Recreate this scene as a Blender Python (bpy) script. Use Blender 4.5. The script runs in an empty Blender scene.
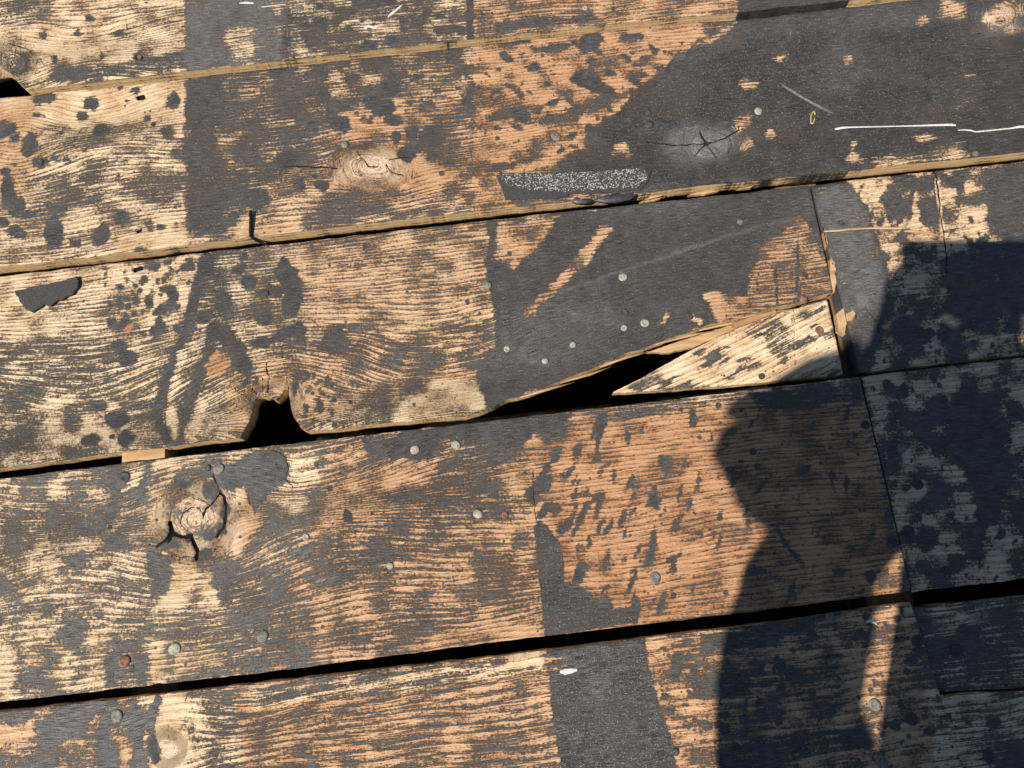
import bpy, math, random
import numpy as np
from mathutils import Matrix, Vector

# ------------------------------------------------------------------ camera
F_PX = 769.0
R = np.array([[.994, -.109, -.0154], [.109, .960, .256], [-.013, -.256, .966]])
x_ = R[0] / np.linalg.norm(R[0])
y_ = R[1] - x_ * R[1].dot(x_); y_ /= np.linalg.norm(y_)
z_ = np.cross(x_, y_)
CAM = np.array([0.012, -0.181, 0.700])
scene = bpy.context.scene
col = scene.collection
cd = bpy.data.cameras.new('camera')
cd.sensor_fit = 'HORIZONTAL'; cd.sensor_width = 36.0
cd.lens = 36.0 * F_PX / 1024.0
cd.clip_start = 0.01; cd.clip_end = 500
cam = bpy.data.objects.new('camera', cd)
col.objects.link(cam)
M = Matrix.Identity(4)
for i in range(3):
    M[i][0], M[i][1], M[i][2], M[i][3] = x_[i], y_[i], z_[i], CAM[i]
cam.matrix_world = M
scene.camera = cam


def W(px, py, z=0.0):
    """point of the deck plane (metres) for a surveyed mark of the photograph"""
    px = np.asarray(px, float); py = np.asarray(py, float)
    a = (px - 512) / F_PX; b = -(py - 384) / F_PX
    d = a[..., None] * x_ + b[..., None] * y_ - z_
    t = (z - CAM[2]) / d[..., 2]
    return CAM + d * t[..., None]


def inv_W(X, Y, Z=0.0):
    p = np.stack([X - CAM[0], Y - CAM[1], np.zeros_like(X) + Z - CAM[2]], -1)
    a = p @ x_; b = p @ y_; c = -(p @ z_)
    return 512 + F_PX * a / c, 384 - F_PX * b / c


# ------------------------------------------------------------------ light
lens_shadow = W(913, 256)
sd = CAM - lens_shadow; sd /= np.linalg.norm(sd)           # towards the sun
KX, KY = -sd[0] / sd[2], -sd[1] / sd[2]                    # shadow shift per metre of height
elev = math.asin(sd[2]); az = math.atan2(sd[0], sd[1])     # az clockwise from +Y
world = bpy.data.worlds.new('World'); scene.world = world
world.use_nodes = True
wn = world.node_tree.nodes; wl = world.node_tree.links
bg = wn['Background']
sky = wn.new('ShaderNodeTexSky'); sky.sky_type = 'NISHITA'; sky.sun_disc = False
sky.sun_elevation = elev; sky.sun_rotation = az
sky.air_density = 1.1; sky.dust_density = 0.2; sky.ozone_density = 4.0
wl.new(sky.outputs[0], bg.inputs[0]); bg.inputs[1].default_value = 0.06
sl = bpy.data.lights.new('sun', 'SUN'); sl.energy = 4.9; sl.angle = math.radians(.53)
sl.color = (1.0, .93, .83)
so = bpy.data.objects.new('sun', sl); col.objects.link(so)
so.rotation_euler = Vector(sd).to_track_quat('Z', 'Y').to_euler()
so.location = (0, 0, 5)
scene.render.engine = 'CYCLES'
scene.cycles.max_bounces = 4; scene.cycles.diffuse_bounces = 2; scene.cycles.glossy_bounces = 2
vs = scene.view_settings
vs.view_transform = 'Standard'; vs.look = 'None'; vs.gamma = 1; vs.use_curve_mapping = False
vs.exposure = 0.34

# ------------------------------------------------------------------ helpers
rng = np.random.default_rng(7)
random.seed(7)
_lat = rng.random((256, 256))


def vnoise(x, y):
    xi = np.floor(x).astype(int); yi = np.floor(y).astype(int)
    fx = x - xi; fy = y - yi
    fx = fx * fx * (3 - 2 * fx); fy = fy * fy * (3 - 2 * fy)
    a = _lat[xi & 255, yi & 255]; b = _lat[(xi + 1) & 255, yi & 255]
    c = _lat[xi & 255, (yi + 1) & 255]; d = _lat[(xi + 1) & 255, (yi + 1) & 255]
    return (a * (1 - fx) + b * fx) * (1 - fy) + (c * (1 - fx) + d * fx) * fy


def fbm(x, y, n=3):
    s = 0; a = 1; t = 0
    for i in range(n):
        s = s + a * vnoise(x * 2 ** i + 17.3 * i, y * 2 ** i + 5.1 * i); t += a; a *= .5
    return s / t


def sstep(a, b, x):
    t = np.clip((x - a) / (b - a), 0, 1)
    return t * t * (3 - 2 * t)


def tag(o, label=None, cat=None, group=None, kind=None):
    if label: o['label'] = label
    if cat: o['category'] = cat
    if group: o['group'] = group
    if kind: o['kind'] = kind
    return o


def link(name, me, mat=None, parent=None):
    o = bpy.data.objects.new(name, me); col.objects.link(o)
    if mat and me is not None:
        if not me.materials: me.materials.append(mat)
    if parent: o.parent = parent
    return o


def pymesh(name, v, f, smooth=False):
    me = bpy.data.meshes.new(name)
    me.from_pydata([tuple(p) for p in v], [], f); me.update()
    if smooth:
        for p in me.polygons: p.use_smooth = True
    return me


def box_mesh(name, x0, x1, y0, y1, z0, z1):
    v = [(x0, y0, z0), (x1, y0, z0), (x1, y1, z0), (x0, y1, z0), (x0, y0, z1), (x1, y0, z1), (x1, y1, z1), (x0, y1, z1)]
    f = [(3, 2, 1, 0), (4, 5, 6, 7), (0, 1, 5, 4), (1, 2, 6, 5), (2, 3, 7, 6), (3, 0, 4, 7)]
    return pymesh(name, v, f)


# ------------------------------------------------------------------ materials
class NT:
    def __init__(self, name):
        self.m = bpy.data.materials.new(name); self.m.use_nodes = True
        self.t = self.m.node_tree; self.n = self.t.nodes
        self.b = self.n['Principled BSDF']; self.out = self.n['Material Output']

    def set(self, sock, v):
        if isinstance(v, bpy.types.NodeSocket): self.t.links.new(v, sock)
        else: sock.default_value = v

    def math(self, op, a, b=None, c=None, clamp=False):
        n = self.n.new('ShaderNodeMath'); n.operation = op; n.use_clamp = clamp
        self.set(n.inputs[0], a)
        if b is not None: self.set(n.inputs[1], b)
        if c is not None: self.set(n.inputs[2], c)
        return n.outputs[0]

    def add(self, a, b): return self.math('ADD', a, b)
    def mul(self, a, b): return self.math('MULTIPLY', a, b)
    def mad(self, a, b, c): return self.math('MULTIPLY_ADD', a, b, c)

    def ss(self, v, a, b, lo=0.0, hi=1.0):
        n = self.n.new('ShaderNodeMapRange'); n.interpolation_type = 'SMOOTHSTEP'
        self.set(n.inputs['Value'], v); self.set(n.inputs['From Min'], a); self.set(n.inputs['From Max'], b)
        self.set(n.inputs['To Min'], lo); self.set(n.inputs['To Max'], hi)
        return n.outputs[0]

    def attr(self, name):
        n = self.n.new('ShaderNodeAttribute'); n.attribute_name = name
        s = self.n.new('ShaderNodeSeparateXYZ'); self.t.links.new(n.outputs['Vector'], s.inputs[0])
        return s.outputs

    def xyz(self, x, y, z):
        n = self.n.new('ShaderNodeCombineXYZ')
        for i, v in enumerate((x, y, z)): self.set(n.inputs[i], v)
        return n.outputs[0]

    def noise(self, vec, scale=1.0, detail=2.0, rough=.5, dist=0.0, out=0, dim='2D'):
        n = self.n.new('ShaderNodeTexNoise'); n.noise_dimensions = dim
        self.set(n.inputs['Vector'], vec); self.set(n.inputs['Scale'], scale)
        self.set(n.inputs['Detail'], detail); self.set(n.inputs['Roughness'], rough); self.set(n.inputs['Distortion'], dist)
        return n.outputs[out]

    def voro(self, vec, scale, feature='F1', out='Distance', rand=1.0):
        n = self.n.new('ShaderNodeTexVoronoi'); n.feature = feature
        self.set(n.inputs['Vector'], vec); self.set(n.inputs['Scale'], scale); self.set(n.inputs['Randomness'], rand)
        return n.outputs[out]

    def mix(self, f, a, b, mode='MIX'):
        n = self.n.new('ShaderNodeMix'); n.data_type = 'RGBA'; n.blend_type = mode
        self.set(n.inputs[0], f)
        for s, v in ((n.inputs[6], a), (n.inputs[7], b)):
            if isinstance(v, bpy.types.NodeSocket): self.t.links.new(v, s)
            else: s.default_value = (*v, 1)
        return n.outputs[2]

    def bump(self, h, strength, dist, normal=None):
        n = self.n.new('ShaderNodeBump'); n.inputs['Strength'].default_value = strength
        n.inputs['Distance'].default_value = dist
        self.set(n.inputs['Height'], h)
        if normal is not None: self.t.links.new(normal, n.inputs['Normal'])
        return n.outputs[0]

    def pos(self, s=1000.0):
        g = self.n.new('ShaderNodeNewGeometry')
        n = self.n.new('ShaderNodeVectorMath'); n.operation = 'SCALE'
        self.t.links.new(g.outputs['Position'], n.inputs[0]); n.inputs['Scale'].default_value = s
        return n.outputs[0]

    def objpos(self, s=1000.0):
        g = self.n.new('ShaderNodeTexCoord')
        n = self.n.new('ShaderNodeVectorMath'); n.operation = 'SCALE'
        self.t.links.new(g.outputs['Object'], n.inputs[0]); n.inputs['Scale'].default_value = s
        return n.outputs[0]


def make_wood():
    k = NT('tarred_weathered_wood')
    tar, streak, tone = k.attr('a1')
    gx, gv, phase = k.attr('a2')
    crack, grit, spl = k.attr('a3')
    scuff_shine, knot, side = k.attr('a4')
    n2, n4, brown = k.attr('a5')
    P = k.objpos()
    n1 = k.noise(k.xyz(k.mul(gx, .024), k.mul(gv, .60), 0.0), 1, 4.0, .70)
    nf = k.noise(k.xyz(k.mul(gx, .09), k.mul(gv, 1.9), 0.0), 1, 2.0, .65)
    n3 = k.noise(P, .40, 5.0, .74)
    n1c = k.math('SUBTRACT', n1, .5); n2c = k.math('SUBTRACT', n2, .5)
    n3c = k.math('SUBTRACT', n3, .5); nfc = k.math('SUBTRACT', nf, .5)
    ring = k.math('SINE', k.mad(n1c, 7.0, phase))
    rs = k.math('POWER', k.mad(ring, .5, .5), 2.0)
    # ---- tar coverage
    st = k.add(k.mul(n1c, 1.95), k.mad(rs, .36, -.14))
    st = k.mad(n2c, .62, st)
    iso = k.mad(n1c, .80, k.mul(n2c, 1.35))
    mixn = k.add(k.mul(st, streak), k.mul(iso, k.math('SUBTRACT', 1.0, streak)))
    amp = k.math('SUBTRACT', 1.0, k.math('POWER', k.math('ABSOLUTE', k.mad(tar, 2.0, -1.0)), 3.0))
    val = k.mad(mixn, k.mad(amp, .80, .20), tar)
    val = k.mad(n3c, k.mad(amp, .80, .60), val)
    val = k.mad(nfc, k.mul(k.mad(amp, .75, .35), k.mad(streak, .7, .3)), val)
    m0 = k.ss(val, .455, .545)
    m = m0
    # spatter droplets
    wob = k.n.new('ShaderNodeVectorMath'); wob.operation = 'MULTIPLY_ADD'
    k.t.links.new(k.xyz(n3, nf, 0.0), wob.inputs[0]); wob.inputs[1].default_value = (4.0, 2.0, 0); k.t.links.new(P, wob.inputs[2])
    for sc, rad in ((.085, .34), (.19, .36)):
        vn = k.n.new('ShaderNodeTexVoronoi'); vn.voronoi_dimensions = '2D'; vn.inputs['Scale'].default_value = sc
        k.t.links.new(wob.outputs[0], vn.inputs['Vector'])
        cs = k.n.new('ShaderNodeSeparateColor'); k.t.links.new(vn.outputs['Color'], cs.inputs[0])
        on = k.math('LESS_THAN', cs.outputs[0], spl)
        r = k.mul(k.mad(k.mul(cs.outputs[1], cs.outputs[2]), .85, .15), rad)
        m = k.math('MAXIMUM', m, k.mul(k.ss(k.math('SUBTRACT', r, vn.outputs['Distance']), -.012, .03), on))
    ck = k.ss(k.mad(n3c, .25, crack), .42, .58)
    # ---- bare wood colour
    cream = k.mix(k.ss(n2, .3, .7), (.86, .68, .45), (.72, .51, .295))
    orange = k.mix(k.ss(n2, .3, .7), (.60, .335, .178), (.46, .23, .110))
    wood = k.mix(tone, cream, orange)
    lw = k.ss(k.mad(nfc, 3.2, ring), -.1, 1.3)
    wood = k.mix(k.mul(lw, k.mad(knot, -.3, .55)), wood, k.mix(tone, (.36, .205, .09), (.28, .11, .045)))
    wood = k.mix(k.mul(k.ss(n1, .40, .72), .45), wood, (.36, .19, .09))
    wood = k.mix(k.mul(k.ss(n3, .55, .78), .55), wood, (.16, .095, .06))
    wood = k.mix(k.mul(k.ss(val, .08, .50), k.mad(n4, .70, .12)), wood, (.115, .068, .042))
    kn = k.mul(knot, k.mul(k.ss(n3, .3, .7), .75))
    wood = k.mix(kn, wood, k.mix(k.ss(n3, .35, .65), (.64, .54, .45), (.42, .26, .17)))
    wood = k.mix(k.mul(side, .80), wood, k.mix(n1, (.84, .62, .34), (.68, .44, .20)))
    # ---- tar colour
    gray = k.math('ADD', k.mul(k.ss(n1, .35, .72), .6), k.mul(k.ss(n4, .35, .7), .4))
    tarc = k.mix(gray, (.009, .0082, .0075), (.038, .035, .032))
    tarc = k.mix(k.mul(k.ss(k.mad(ring, .12, nf), .52, .78), .42), tarc, (.12, .11, .10))
    tarc = k.mix(k.mul(k.mul(k.ss(n2, .42, .75), k.ss(nf, .35, .7)), k.mad(scuff_shine, .7, .3)), tarc, (.125, .12, .112))
    tarc = k.mix(k.mul(scuff_shine, k.mad(k.ss(nf, .3, .75), .75, .12)), tarc, k.mix(knot, (.27, .265, .255), (.34, .33, .315)))  # grey scuffing; on knots the paler grey also paints in a sun highlight
    tarc = k.mix(k.mul(brown, .45), tarc, (.085, .060, .042))
    tarc = k.mix(k.mul(k.ss(val, .85, .50), .42), tarc, (.135, .085, .052))
    vn = k.n.new('ShaderNodeTexVoronoi'); vn.voronoi_dimensions = '2D'; vn.inputs['Scale'].default_value = .80
    k.t.links.new(P, vn.inputs['Vector'])
    gs = k.n.new('ShaderNodeSeparateColor'); k.t.links.new(vn.outputs['Color'], gs.inputs[0])
    gm = k.mul(k.ss(vn.outputs['Distance'], k.mad(gs.outputs[2], .35, .24), .10), k.math('LESS_THAN', gs.outputs[0], k.mad(grit, .62, .004)))
    gm = k.mul(gm, m)
    tarc = k.mix(k.mul(gm, k.mad(gs.outputs[1], .75, .1)), tarc, (.40, .385, .35))
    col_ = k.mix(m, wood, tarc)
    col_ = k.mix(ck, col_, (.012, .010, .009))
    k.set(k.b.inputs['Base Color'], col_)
    k.set(k.b.inputs['Roughness'], k.mad(m, k.mad(n4, .50, -.60), .80))
    k.set(k.b.inputs['Specular IOR Level'], k.mad(m, .16, .20))
    # ---- relief
    h = k.mad(nfc, .75, k.mul(ring, .12))
    h = k.mul(h, k.mad(m0, -.35, 1.0))
    h = k.mad(m0, .70, h)
    h = k.mad(n3c, k.mad(m0, .9, .40), h)
    k.set(k.b.inputs['Normal'], k.bump(h, 1.0, .0010))
    return k.m


def simple(name, c1, c2, scale=.2, rough=.7, bump=.0003, metal=0.0, stretch=None, spec=.4):
    k = NT(name); P = k.objpos()
    if stretch:
        s = k.n.new('ShaderNodeVectorMath'); s.operation = 'MULTIPLY'
        k.t.links.new(P, s.inputs[0]); s.inputs[1].default_value = stretch; P = s.outputs[0]
    n = k.noise(P, scale, 4.0, .65, dim='3D')
    k.set(k.b.inputs['Base Color'], k.mix(k.ss(n, .3, .7), c1, c2))
    k.set(k.b.inputs['Roughness'], k.mad(n, .3, rough - .15))
    k.b.inputs['Metallic'].default_value = metal
    k.b.inputs['Specular IOR Level'].default_value = spec
    k.set(k.b.inputs['Normal'], k.bump(n, .8, bump))
    return k.m


WOOD = make_wood()
ZINC = simple('zinc_nail', (.22, .205, .17), (.085, .08, .07), .45, .6, .0003, 0.0)
PALE = simple('pale_nail', (.42, .39, .31), (.20, .185, .15), .45, .6, .0003, 0.0)
DULL = simple('tarred_nail', (.075, .07, .065), (.03, .029, .028), .5, .65, .0003, 0.0)
RUST = simple('rusty_nail', (.30, .15, .085), (.10, .045, .03), .45, .8, .0003, .1)
FRESH = simple('raw_split_wood', (.54, .36, .19), (.34, .20, .095), .12, .8, .0004, stretch=(.18, 1, 1))
RAFTER = simple('attic_timber', (.20, .125, .065), (.11, .065, .035), .1, .85, .0004, stretch=(1, .1, 1))
ATTIC = simple('attic_dust', (.05, .042, .035), (.03, .026, .022), .01, .95, .001)
PAINT = simple('white_paint', (.68, .66, .61), (.48, .47, .43), .5, .6, .0002)
STEEL = simple('dull_steel', (.17, .175, .18), (.07, .072, .075), .6, .65, .0003, 0.0)
BRASS = simple('yellowed_wire', (.55, .40, .17), (.36, .25, .10), .5, .5, .0002, .3)
TARF = simple('thick_tar', (.060, .059, .057), (.032, .031, .031), .6, .75, .0006, spec=.35)
TARG = simple('glossy_tar', (.020, .021, .025), (.040, .040, .043), .3, .5, .0006, spec=.6)
BLACK = simple('soot', (.012, .011, .010), (.02, .018, .016), .5, .95, .0003, spec=.1)

# ------------------------------------------------------------------ deck survey: tar, wear, knots, cracks (photo marks)
OPS = []      # ordered painting operations on the deck plane


def poly(val, pts, feather=4.0, ch='tar', wob=3.0, amt=1.0):
    OPS.append(('poly', ch, val, np.array(pts, float), feather, wob, amt))


def blob(x, y, rx, ry=None, ang=0.0, val=1.0, ch='tar', feather=2.2, wob=2.6):
    OPS.append(('blob', ch, val, x, y, rx, ry or rx, math.radians(ang), feather, wob))


def line(val, pts, w, feather=3.0, ch='tar', wob=2.5):
    OPS.append(('line', ch, val, np.array(pts, float), w, feather, wob))


def sd_poly(x, y, P):
    """signed distance in survey units, positive inside"""
    n = len(P); d = np.full(x.shape, 1e9); ins = np.zeros(x.shape, bool)
    for i in range(n):
        ax, ay = P[i]; bx, by = P[(i + 1) % n]
        ex, ey = bx - ax, by - ay
        t = np.clip(((x - ax) * ex + (y - ay) * ey) / (ex * ex + ey * ey + 1e-9), 0, 1)
        d = np.minimum(d, np.hypot(x - ax - t * ex, y - ay - t * ey))
        c = ((ay > y) != (by > y))
        if ey != 0:
            ins ^= c & (x < ex * (y - ay) / ey + ax)
    return np.where(ins, d, -d)



# -- general wear, row by row (top of the picture first)
BIG = 60
# row A
poly(.36, [(-90, -60), (186, -60), (186, 90), (-90, 110)], 3)
poly(.15, [(-60, -60), (700, -60), (700, 20), (186, 75), (-60, 110)], 4, 'tone')
poly(.62, [(-60, -30), (60, -30), (50, 18), (-60, 30)], 8)
poly(.75, [(60, 72), (186, 52), (186, 71), (40, 86)], 3)
poly(.22, [(20, 30), (90, 10), (120, 45), (60, 68)], 8)
poly(.55, [(-20, 45), (20, 45), (30, 92), (-20, 92)], 6)
poly(0.35, [(0, 35), (70, 30), (70, 85), (0, 85)], 8, 'streak')
poly(.87, [(185, -60), (282, -60), (276, 30), (256, 62), (186, 71)], 2.0, wob=1.6)
poly(.8, [(185, -60), (290, -60), (280, 62), (186, 71)], 4, 'scuff_shine')
poly(.55, [(225, 30), (256, 28), (256, 55), (235, 62)], 5)
poly(.58, [(282, -60), (468, -60), (468, 41), (262, 62)], 3)
poly(.97, [(335, -60), (410, -60), (398, 6), (350, 8)], 2)
poly(.8, [(256, 12), (330, 12), (330, 45), (256, 58)], 6)
poly(.36, [(475, -60), (742, -60), (742, 12), (475, 42)], 2)
poly(.75, [(475, -60), (742, -60), (742, 15), (475, 42)], 3, 'tone')
poly(0.099, [(475, -60), (742, -60), (742, 15), (475, 42)], 3, 'spl')
line(.85, [(500, 27), (545, 23), (590, 19)], 4, 3)
line(.97, [(470, -60), (470, 42)], 3.5, 1.2, wob=.8)
poly(.98, [(738, -60), (852, -60), (850, 12), (738, 24)], 2, wob=1)
poly(.4, [(852, -60), (1100, -60), (1100, 10), (852, 12)], 3)
blob(45, 35, 3); blob(79, 34, 4); blob(90, 20, 4); blob(139, 57, 7, 4); blob(101, 56, 3); blob(118, 33, 8, 4); blob(56, 61, 3)
for b in ((322, 24, 7, 5), (363, 47, 9, 5), (394, 43, 7, 5), (419, 26, 5, 4), (445, 30, 12, 6), (440, 15, 5, 3), (285, 42, 7, 6), (350, 14, 6, 4), (310, 40, 8, 4)):
    blob(*b)
# row B
poly(.30, [(-90, 100), (186, 78), (186, 260), (-90, 290)], 3)
poly(.10, [(-90, 100), (186, 78), (186, 122), (60, 128), (-90, 118)], 6)
poly(.47, [(40, 124), (186, 122), (186, 170), (60, 172)], 6)
poly(.60, [(20, 172), (186, 168), (186, 212), (40, 215)], 8)
poly(.12, [(120, 236), (186, 225), (186, 246), (110, 256)], 5)
poly(.38, [(-90, 212), (120, 212), (110, 262), (-90, 280)], 6)
poly(.15, [(-90, 95), (186, 80), (186, 250), (-90, 290)], 4, 'tone')
poly(.75, [(-20, 100), (35, 108), (45, 150), (30, 190), (-20, 200)], 14, 'tone')
for b in ((43, 99, 11, 5), (92, 104, 9, 7), (82, 117, 6, 5), (101, 131, 8, 6), (134, 91, 4, 3), (172, 101, 6, 9), (6, 131, 9, 5, -25), (14, 138, 5, 4),
          (29, 146, 8, 12, 20), (38, 115, 3), (168, 131, 6, 5), (40, 163, 7, 6), (16, 233, 10, 7), (54, 233, 9, 16, 10), (102, 233, 8, 12, 10),
          (122, 216, 6, 7), (76, 245, 6, 5), (8, 190, 6, 14), (17, 208, 8, 9), (65, 210, 5, 5), (140, 250, 6, 4), (30, 215, 6, 4), (3, 222, 7, 5)):
    blob(*b)
poly(.76, [(186, 79), (234, 72), (246, 95), (240, 122), (256, 108), (298, 96), (318, 120), (312, 150), (302, 165), (282, 180), (250, 190), (245, 212), (226, 234), (196, 240), (186, 228), (183, 150)], 2.2, wob=3)
poly(.62, [(226, 75), (262, 70), (256, 104), (232, 130), (222, 118)], 5)
poly(.55, [(212, 130), (240, 138), (232, 162), (214, 150)], 4)
poly(.10, [(240, 225), (262, 214), (300, 205), (300, 236), (236, 242)], 4)
poly(.45, [(262, 190), (330, 178), (340, 215), (256, 226)], 6)
poly(.62, [(256, 68), (466, 42), (466, 92), (420, 92), (330, 120), (300, 95), (262, 100)], 4)
poly(.22, [(330, 116), (402, 100), (410, 128), (350, 140)], 6)
poly(.85, [(330, 112), (470, 95), (470, 200), (330, 215)], 10, 'tone')
poly(.50, [(404, 66), (470, 60), (470, 122), (415, 122)], 4)
poly(.62, [(330, 192), (372, 205), (430, 196), (470, 180), (470, 198), (340, 222), (300, 225)], 5)
poly(.20, [(338, 152), (400, 150), (470, 160), (440, 190), (372, 194), (338, 182)], 5)
poly(.55, [(415, 118), (466, 115), (466, 170), (430, 165)], 5)
line(.80, [(468, 68), (470, 115)], 3.5, 2); line(.62, [(472, 44), (473, 62)], 3, 1.5); line(.6, [(472, 115), (480, 170), (486, 200)], 3, 3)
for b in ((376, 63, 14, 9), (393, 88, 9, 8), (374, 102, 10, 7), (389, 107, 9, 7), (341, 125, 10, 9), (393, 121, 8, 7), (411, 132, 7, 6), (433, 136, 12, 11),
          (408, 153, 10, 9), (395, 138, 5, 5), (486, 153, 10, 9), (324, 185, 7, 6), (431, 155, 4, 7), (278, 72, 10, 6), (300, 187, 6, 5), (348, 63, 5, 3),
          (323, 97, 6, 6), (451, 58, 6, 5), (420, 146, 4, 4), (256, 200, 14, 10), (448, 162, 4), (465, 100, 5, 4), (287, 160, 12, 8), (322, 75, 6, 4)):
    blob(*b)
poly(.33, [(474, 45), (712, 20), (680, 58), (650, 84), (632, 95), (620, 116), (586, 130), (586, 150), (560, 166), (500, 178), (520, 212), (474, 214)], 3)
poly(.9, [(474, 40), (740, 15), (640, 100), (590, 200), (474, 214)], 6, 'tone')
poly(.42, [(474, 42), (740, 15), (640, 100), (560, 200), (474, 214)], 6, 'streak')
poly(0.165, [(474, 42), (740, 15), (640, 100), (560, 200), (474, 214)], 6, 'spl')
line(.75, [(535, 52), (575, 44)], 4, 3); line(.8, [(490, 120), (520, 114)], 4, 3); line(.72, [(540, 122), (590, 108), (630, 92)], 4, 4); line(.8, [(495, 168), (530, 162)], 4, 3)
poly(.98, [(568, 79), (585, 70), (598, 77), (604, 86), (614, 95), (596, 94), (576, 85)], 1.5, wob=1.2); blob(587, 46, 11, 8)
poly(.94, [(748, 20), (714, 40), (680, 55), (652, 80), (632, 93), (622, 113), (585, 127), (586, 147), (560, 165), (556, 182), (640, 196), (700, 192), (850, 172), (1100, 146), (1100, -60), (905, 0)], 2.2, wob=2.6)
poly(.12, [(640, 60), (1100, -20), (1100, 160), (560, 200)], 10, 'scuff_shine')
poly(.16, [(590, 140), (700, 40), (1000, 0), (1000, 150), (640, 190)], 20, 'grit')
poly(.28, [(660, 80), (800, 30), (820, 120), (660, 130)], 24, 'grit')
for b in ((624, 153, 8, 6), (747, 83, 9, 5), (742, 121, 8, 12, 30), (746, 146, 9, 8, -30), (780, 56, 4, 3), (845, 58, 3, 6), (951, 12, 12, 15, -20), (1004, 14, 22, 12, -15),
          (968, 72, 5, 3), (971, 98, 7, 2.5, -15), (958, 106, 3, 4), (855, 160, 8, 5), (853, 148, 2, 4), (923, 138, 9, 2), (770, 132, 5, 5), (920, 24, 5, 3), (1014, 30, 10, 5)):
    blob(b[0], b[1], b[2], b[3] if len(b) > 3 else None, b[4] if len(b) > 4 else 0, .30, feather=4, wob=4)
poly(.4, [(925, 150), (962, 142), (966, 158), (920, 165)], 3); poly(.55, [(870, 160), (930, 150), (930, 165), (872, 172)], 3)
# row C
poly(.22, [(-90, 285), (120, 262), (120, 300), (40, 345), (-90, 360)], 5)
poly(.05, [(-90, 270), (250, 240), (250, 480), (-90, 490)], 6, 'tone')
poly(.47, [(55, 300), (200, 270), (205, 330), (60, 352)], 9)
poly(.30, [(100, 262), (205, 250), (200, 300), (150, 335), (110, 322)], 8)
poly(0.121, [(108, 262), (200, 250), (195, 300), (110, 330)], 6, 'spl'); poly(.30, [(110, 262), (200, 250), (200, 320), (110, 330)], 6, 'streak')
poly(.60, [(-90, 345), (70, 335), (125, 360), (130, 462), (-90, 480)], 10)
poly(.45, [(-90, 395), (120, 385), (130, 465), (-90, 475)], 10, 'streak')
poly(.50, [(30, 395), (120, 385), (150, 440), (60, 450)], 8)
poly(.42, [(130, 330), (185, 310), (175, 400), (120, 400)], 8)
poly(.8, [(130, 320), (330, 300), (330, 440), (130, 450)], 10, 'streak')
line(.9, [(207, 258), (198, 290), (186, 330), (166, 380), (158, 412), (168, 440)], 6, 4)
line(.88, [(214, 332), (200, 372), (186, 410), (178, 442)], 6, 4)
line(.25, [(182, 352), (172, 395), (175, 440)], 3.5, 3); line(.3, [(200, 405), (192, 440)], 6, 3)
line(.8, [(216, 262), (222, 295), (225, 315)], 9, 5)
for b in ((208, 268, 7, 9), (238, 270, 6, 5), (243, 258, 5, 4), (225, 300, 7, 8), (196, 301, 5, 5), (148, 300, 5, 6), (160, 308, 5, 4), (127, 319, 4, 5), (157, 329, 8, 6),
          (128, 360, 9, 9), (120, 346, 7, 7), (215, 332, 8, 9), (226, 337, 10, 11), (237, 352, 9, 12), (245, 365, 9, 8), (252, 378, 7, 6), (262, 342, 12, 6, -20),
          (285, 334, 14, 6, -15), (299, 332, 10, 8), (250, 282, 9, 7), (264, 318, 9, 6), (275, 290, 6, 6), (205, 318, 8, 6), (137, 302, 3), (142, 280, 3), (161, 287, 3),
          (118, 420, 10, 8), (127, 440, 9, 8), (100, 405, 8, 6), (90, 440, 10, 6)):
    blob(*b)
poly(.97, [(282, 256), (292, 262), (306, 278), (302, 300), (294, 318), (280, 312), (282, 292), (276, 272)], 2, wob=3)
poly(.97, [(316, 347), (346, 316), (362, 328), (352, 342), (345, 356)], 2)
poly(.16, [(203, 366), (214, 352), (232, 358), (226, 374), (210, 378)], 2.5); blob(215, 363, 18, 13, 0, .9, 'tone', 6); blob(128, 326, 5, 4, 0, .05); blob(128, 326, 6, 5, 0, 1.0, 'tone')
poly(.40, [(228, 375), (330, 372), (340, 432), (222, 440)], 8)
blob(285, 400, 26, 18, 0, .7, 'knot', 8)
blob(300, 405, 34, 24, 0, .1, 'tone', 8)
poly(.7, [(225, 370), (500, 300), (500, 420), (225, 440)], 14, 'tone')
poly(.42, [(290, 232), (492, 218), (492, 335), (390, 345), (310, 315)], 5)
poly(.6, [(292, 240), (490, 218), (490, 320), (292, 330)], 14, 'tone')
poly(.58, [(345, 330), (430, 340), (430, 410), (345, 425)], 8)
poly(.58, [(440, 320), (495, 310), (480, 365), (435, 365)], 6)
poly(.22, [(400, 405), (450, 375), (482, 370), (484, 408), (400, 424)], 4)
poly(.1, [(380, 400), (490, 370), (490, 420), (300, 432)], 6, 'tone')
poly(.4, [(490, 215), (840, 180), (840, 320), (490, 420)], 3, 'tone')
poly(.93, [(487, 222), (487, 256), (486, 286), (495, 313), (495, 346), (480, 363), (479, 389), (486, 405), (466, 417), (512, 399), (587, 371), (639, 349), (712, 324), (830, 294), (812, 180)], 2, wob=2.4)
poly(.45, [(490, 340), (620, 310), (560, 390), (480, 412)], 20, 'scuff_shine'); poly(.25, [(520, 215), (800, 190), (760, 290), (540, 300)], 20, 'scuff_shine')
poly(.36, [(500, 222), (560, 214), (520, 258), (492, 262)], 4); line(.34, [(604, 228), (585, 255), (566, 278), (545, 296), (524, 312)], 4.5, 3); line(.3, [(548, 226), (528, 252), (512, 264)], 4, 3); blob(585, 256, 6, 12, 30, .3)
poly(.85, [(495, 222), (620, 214), (560, 290), (520, 315)], 8, 'tone')
poly(.46, [(798, 216), (816, 230), (834, 292), (760, 312), (722, 320), (716, 306), (724, 296), (738, 297), (752, 288), (751, 268), (764, 244), (786, 228)], 2.5)
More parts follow.
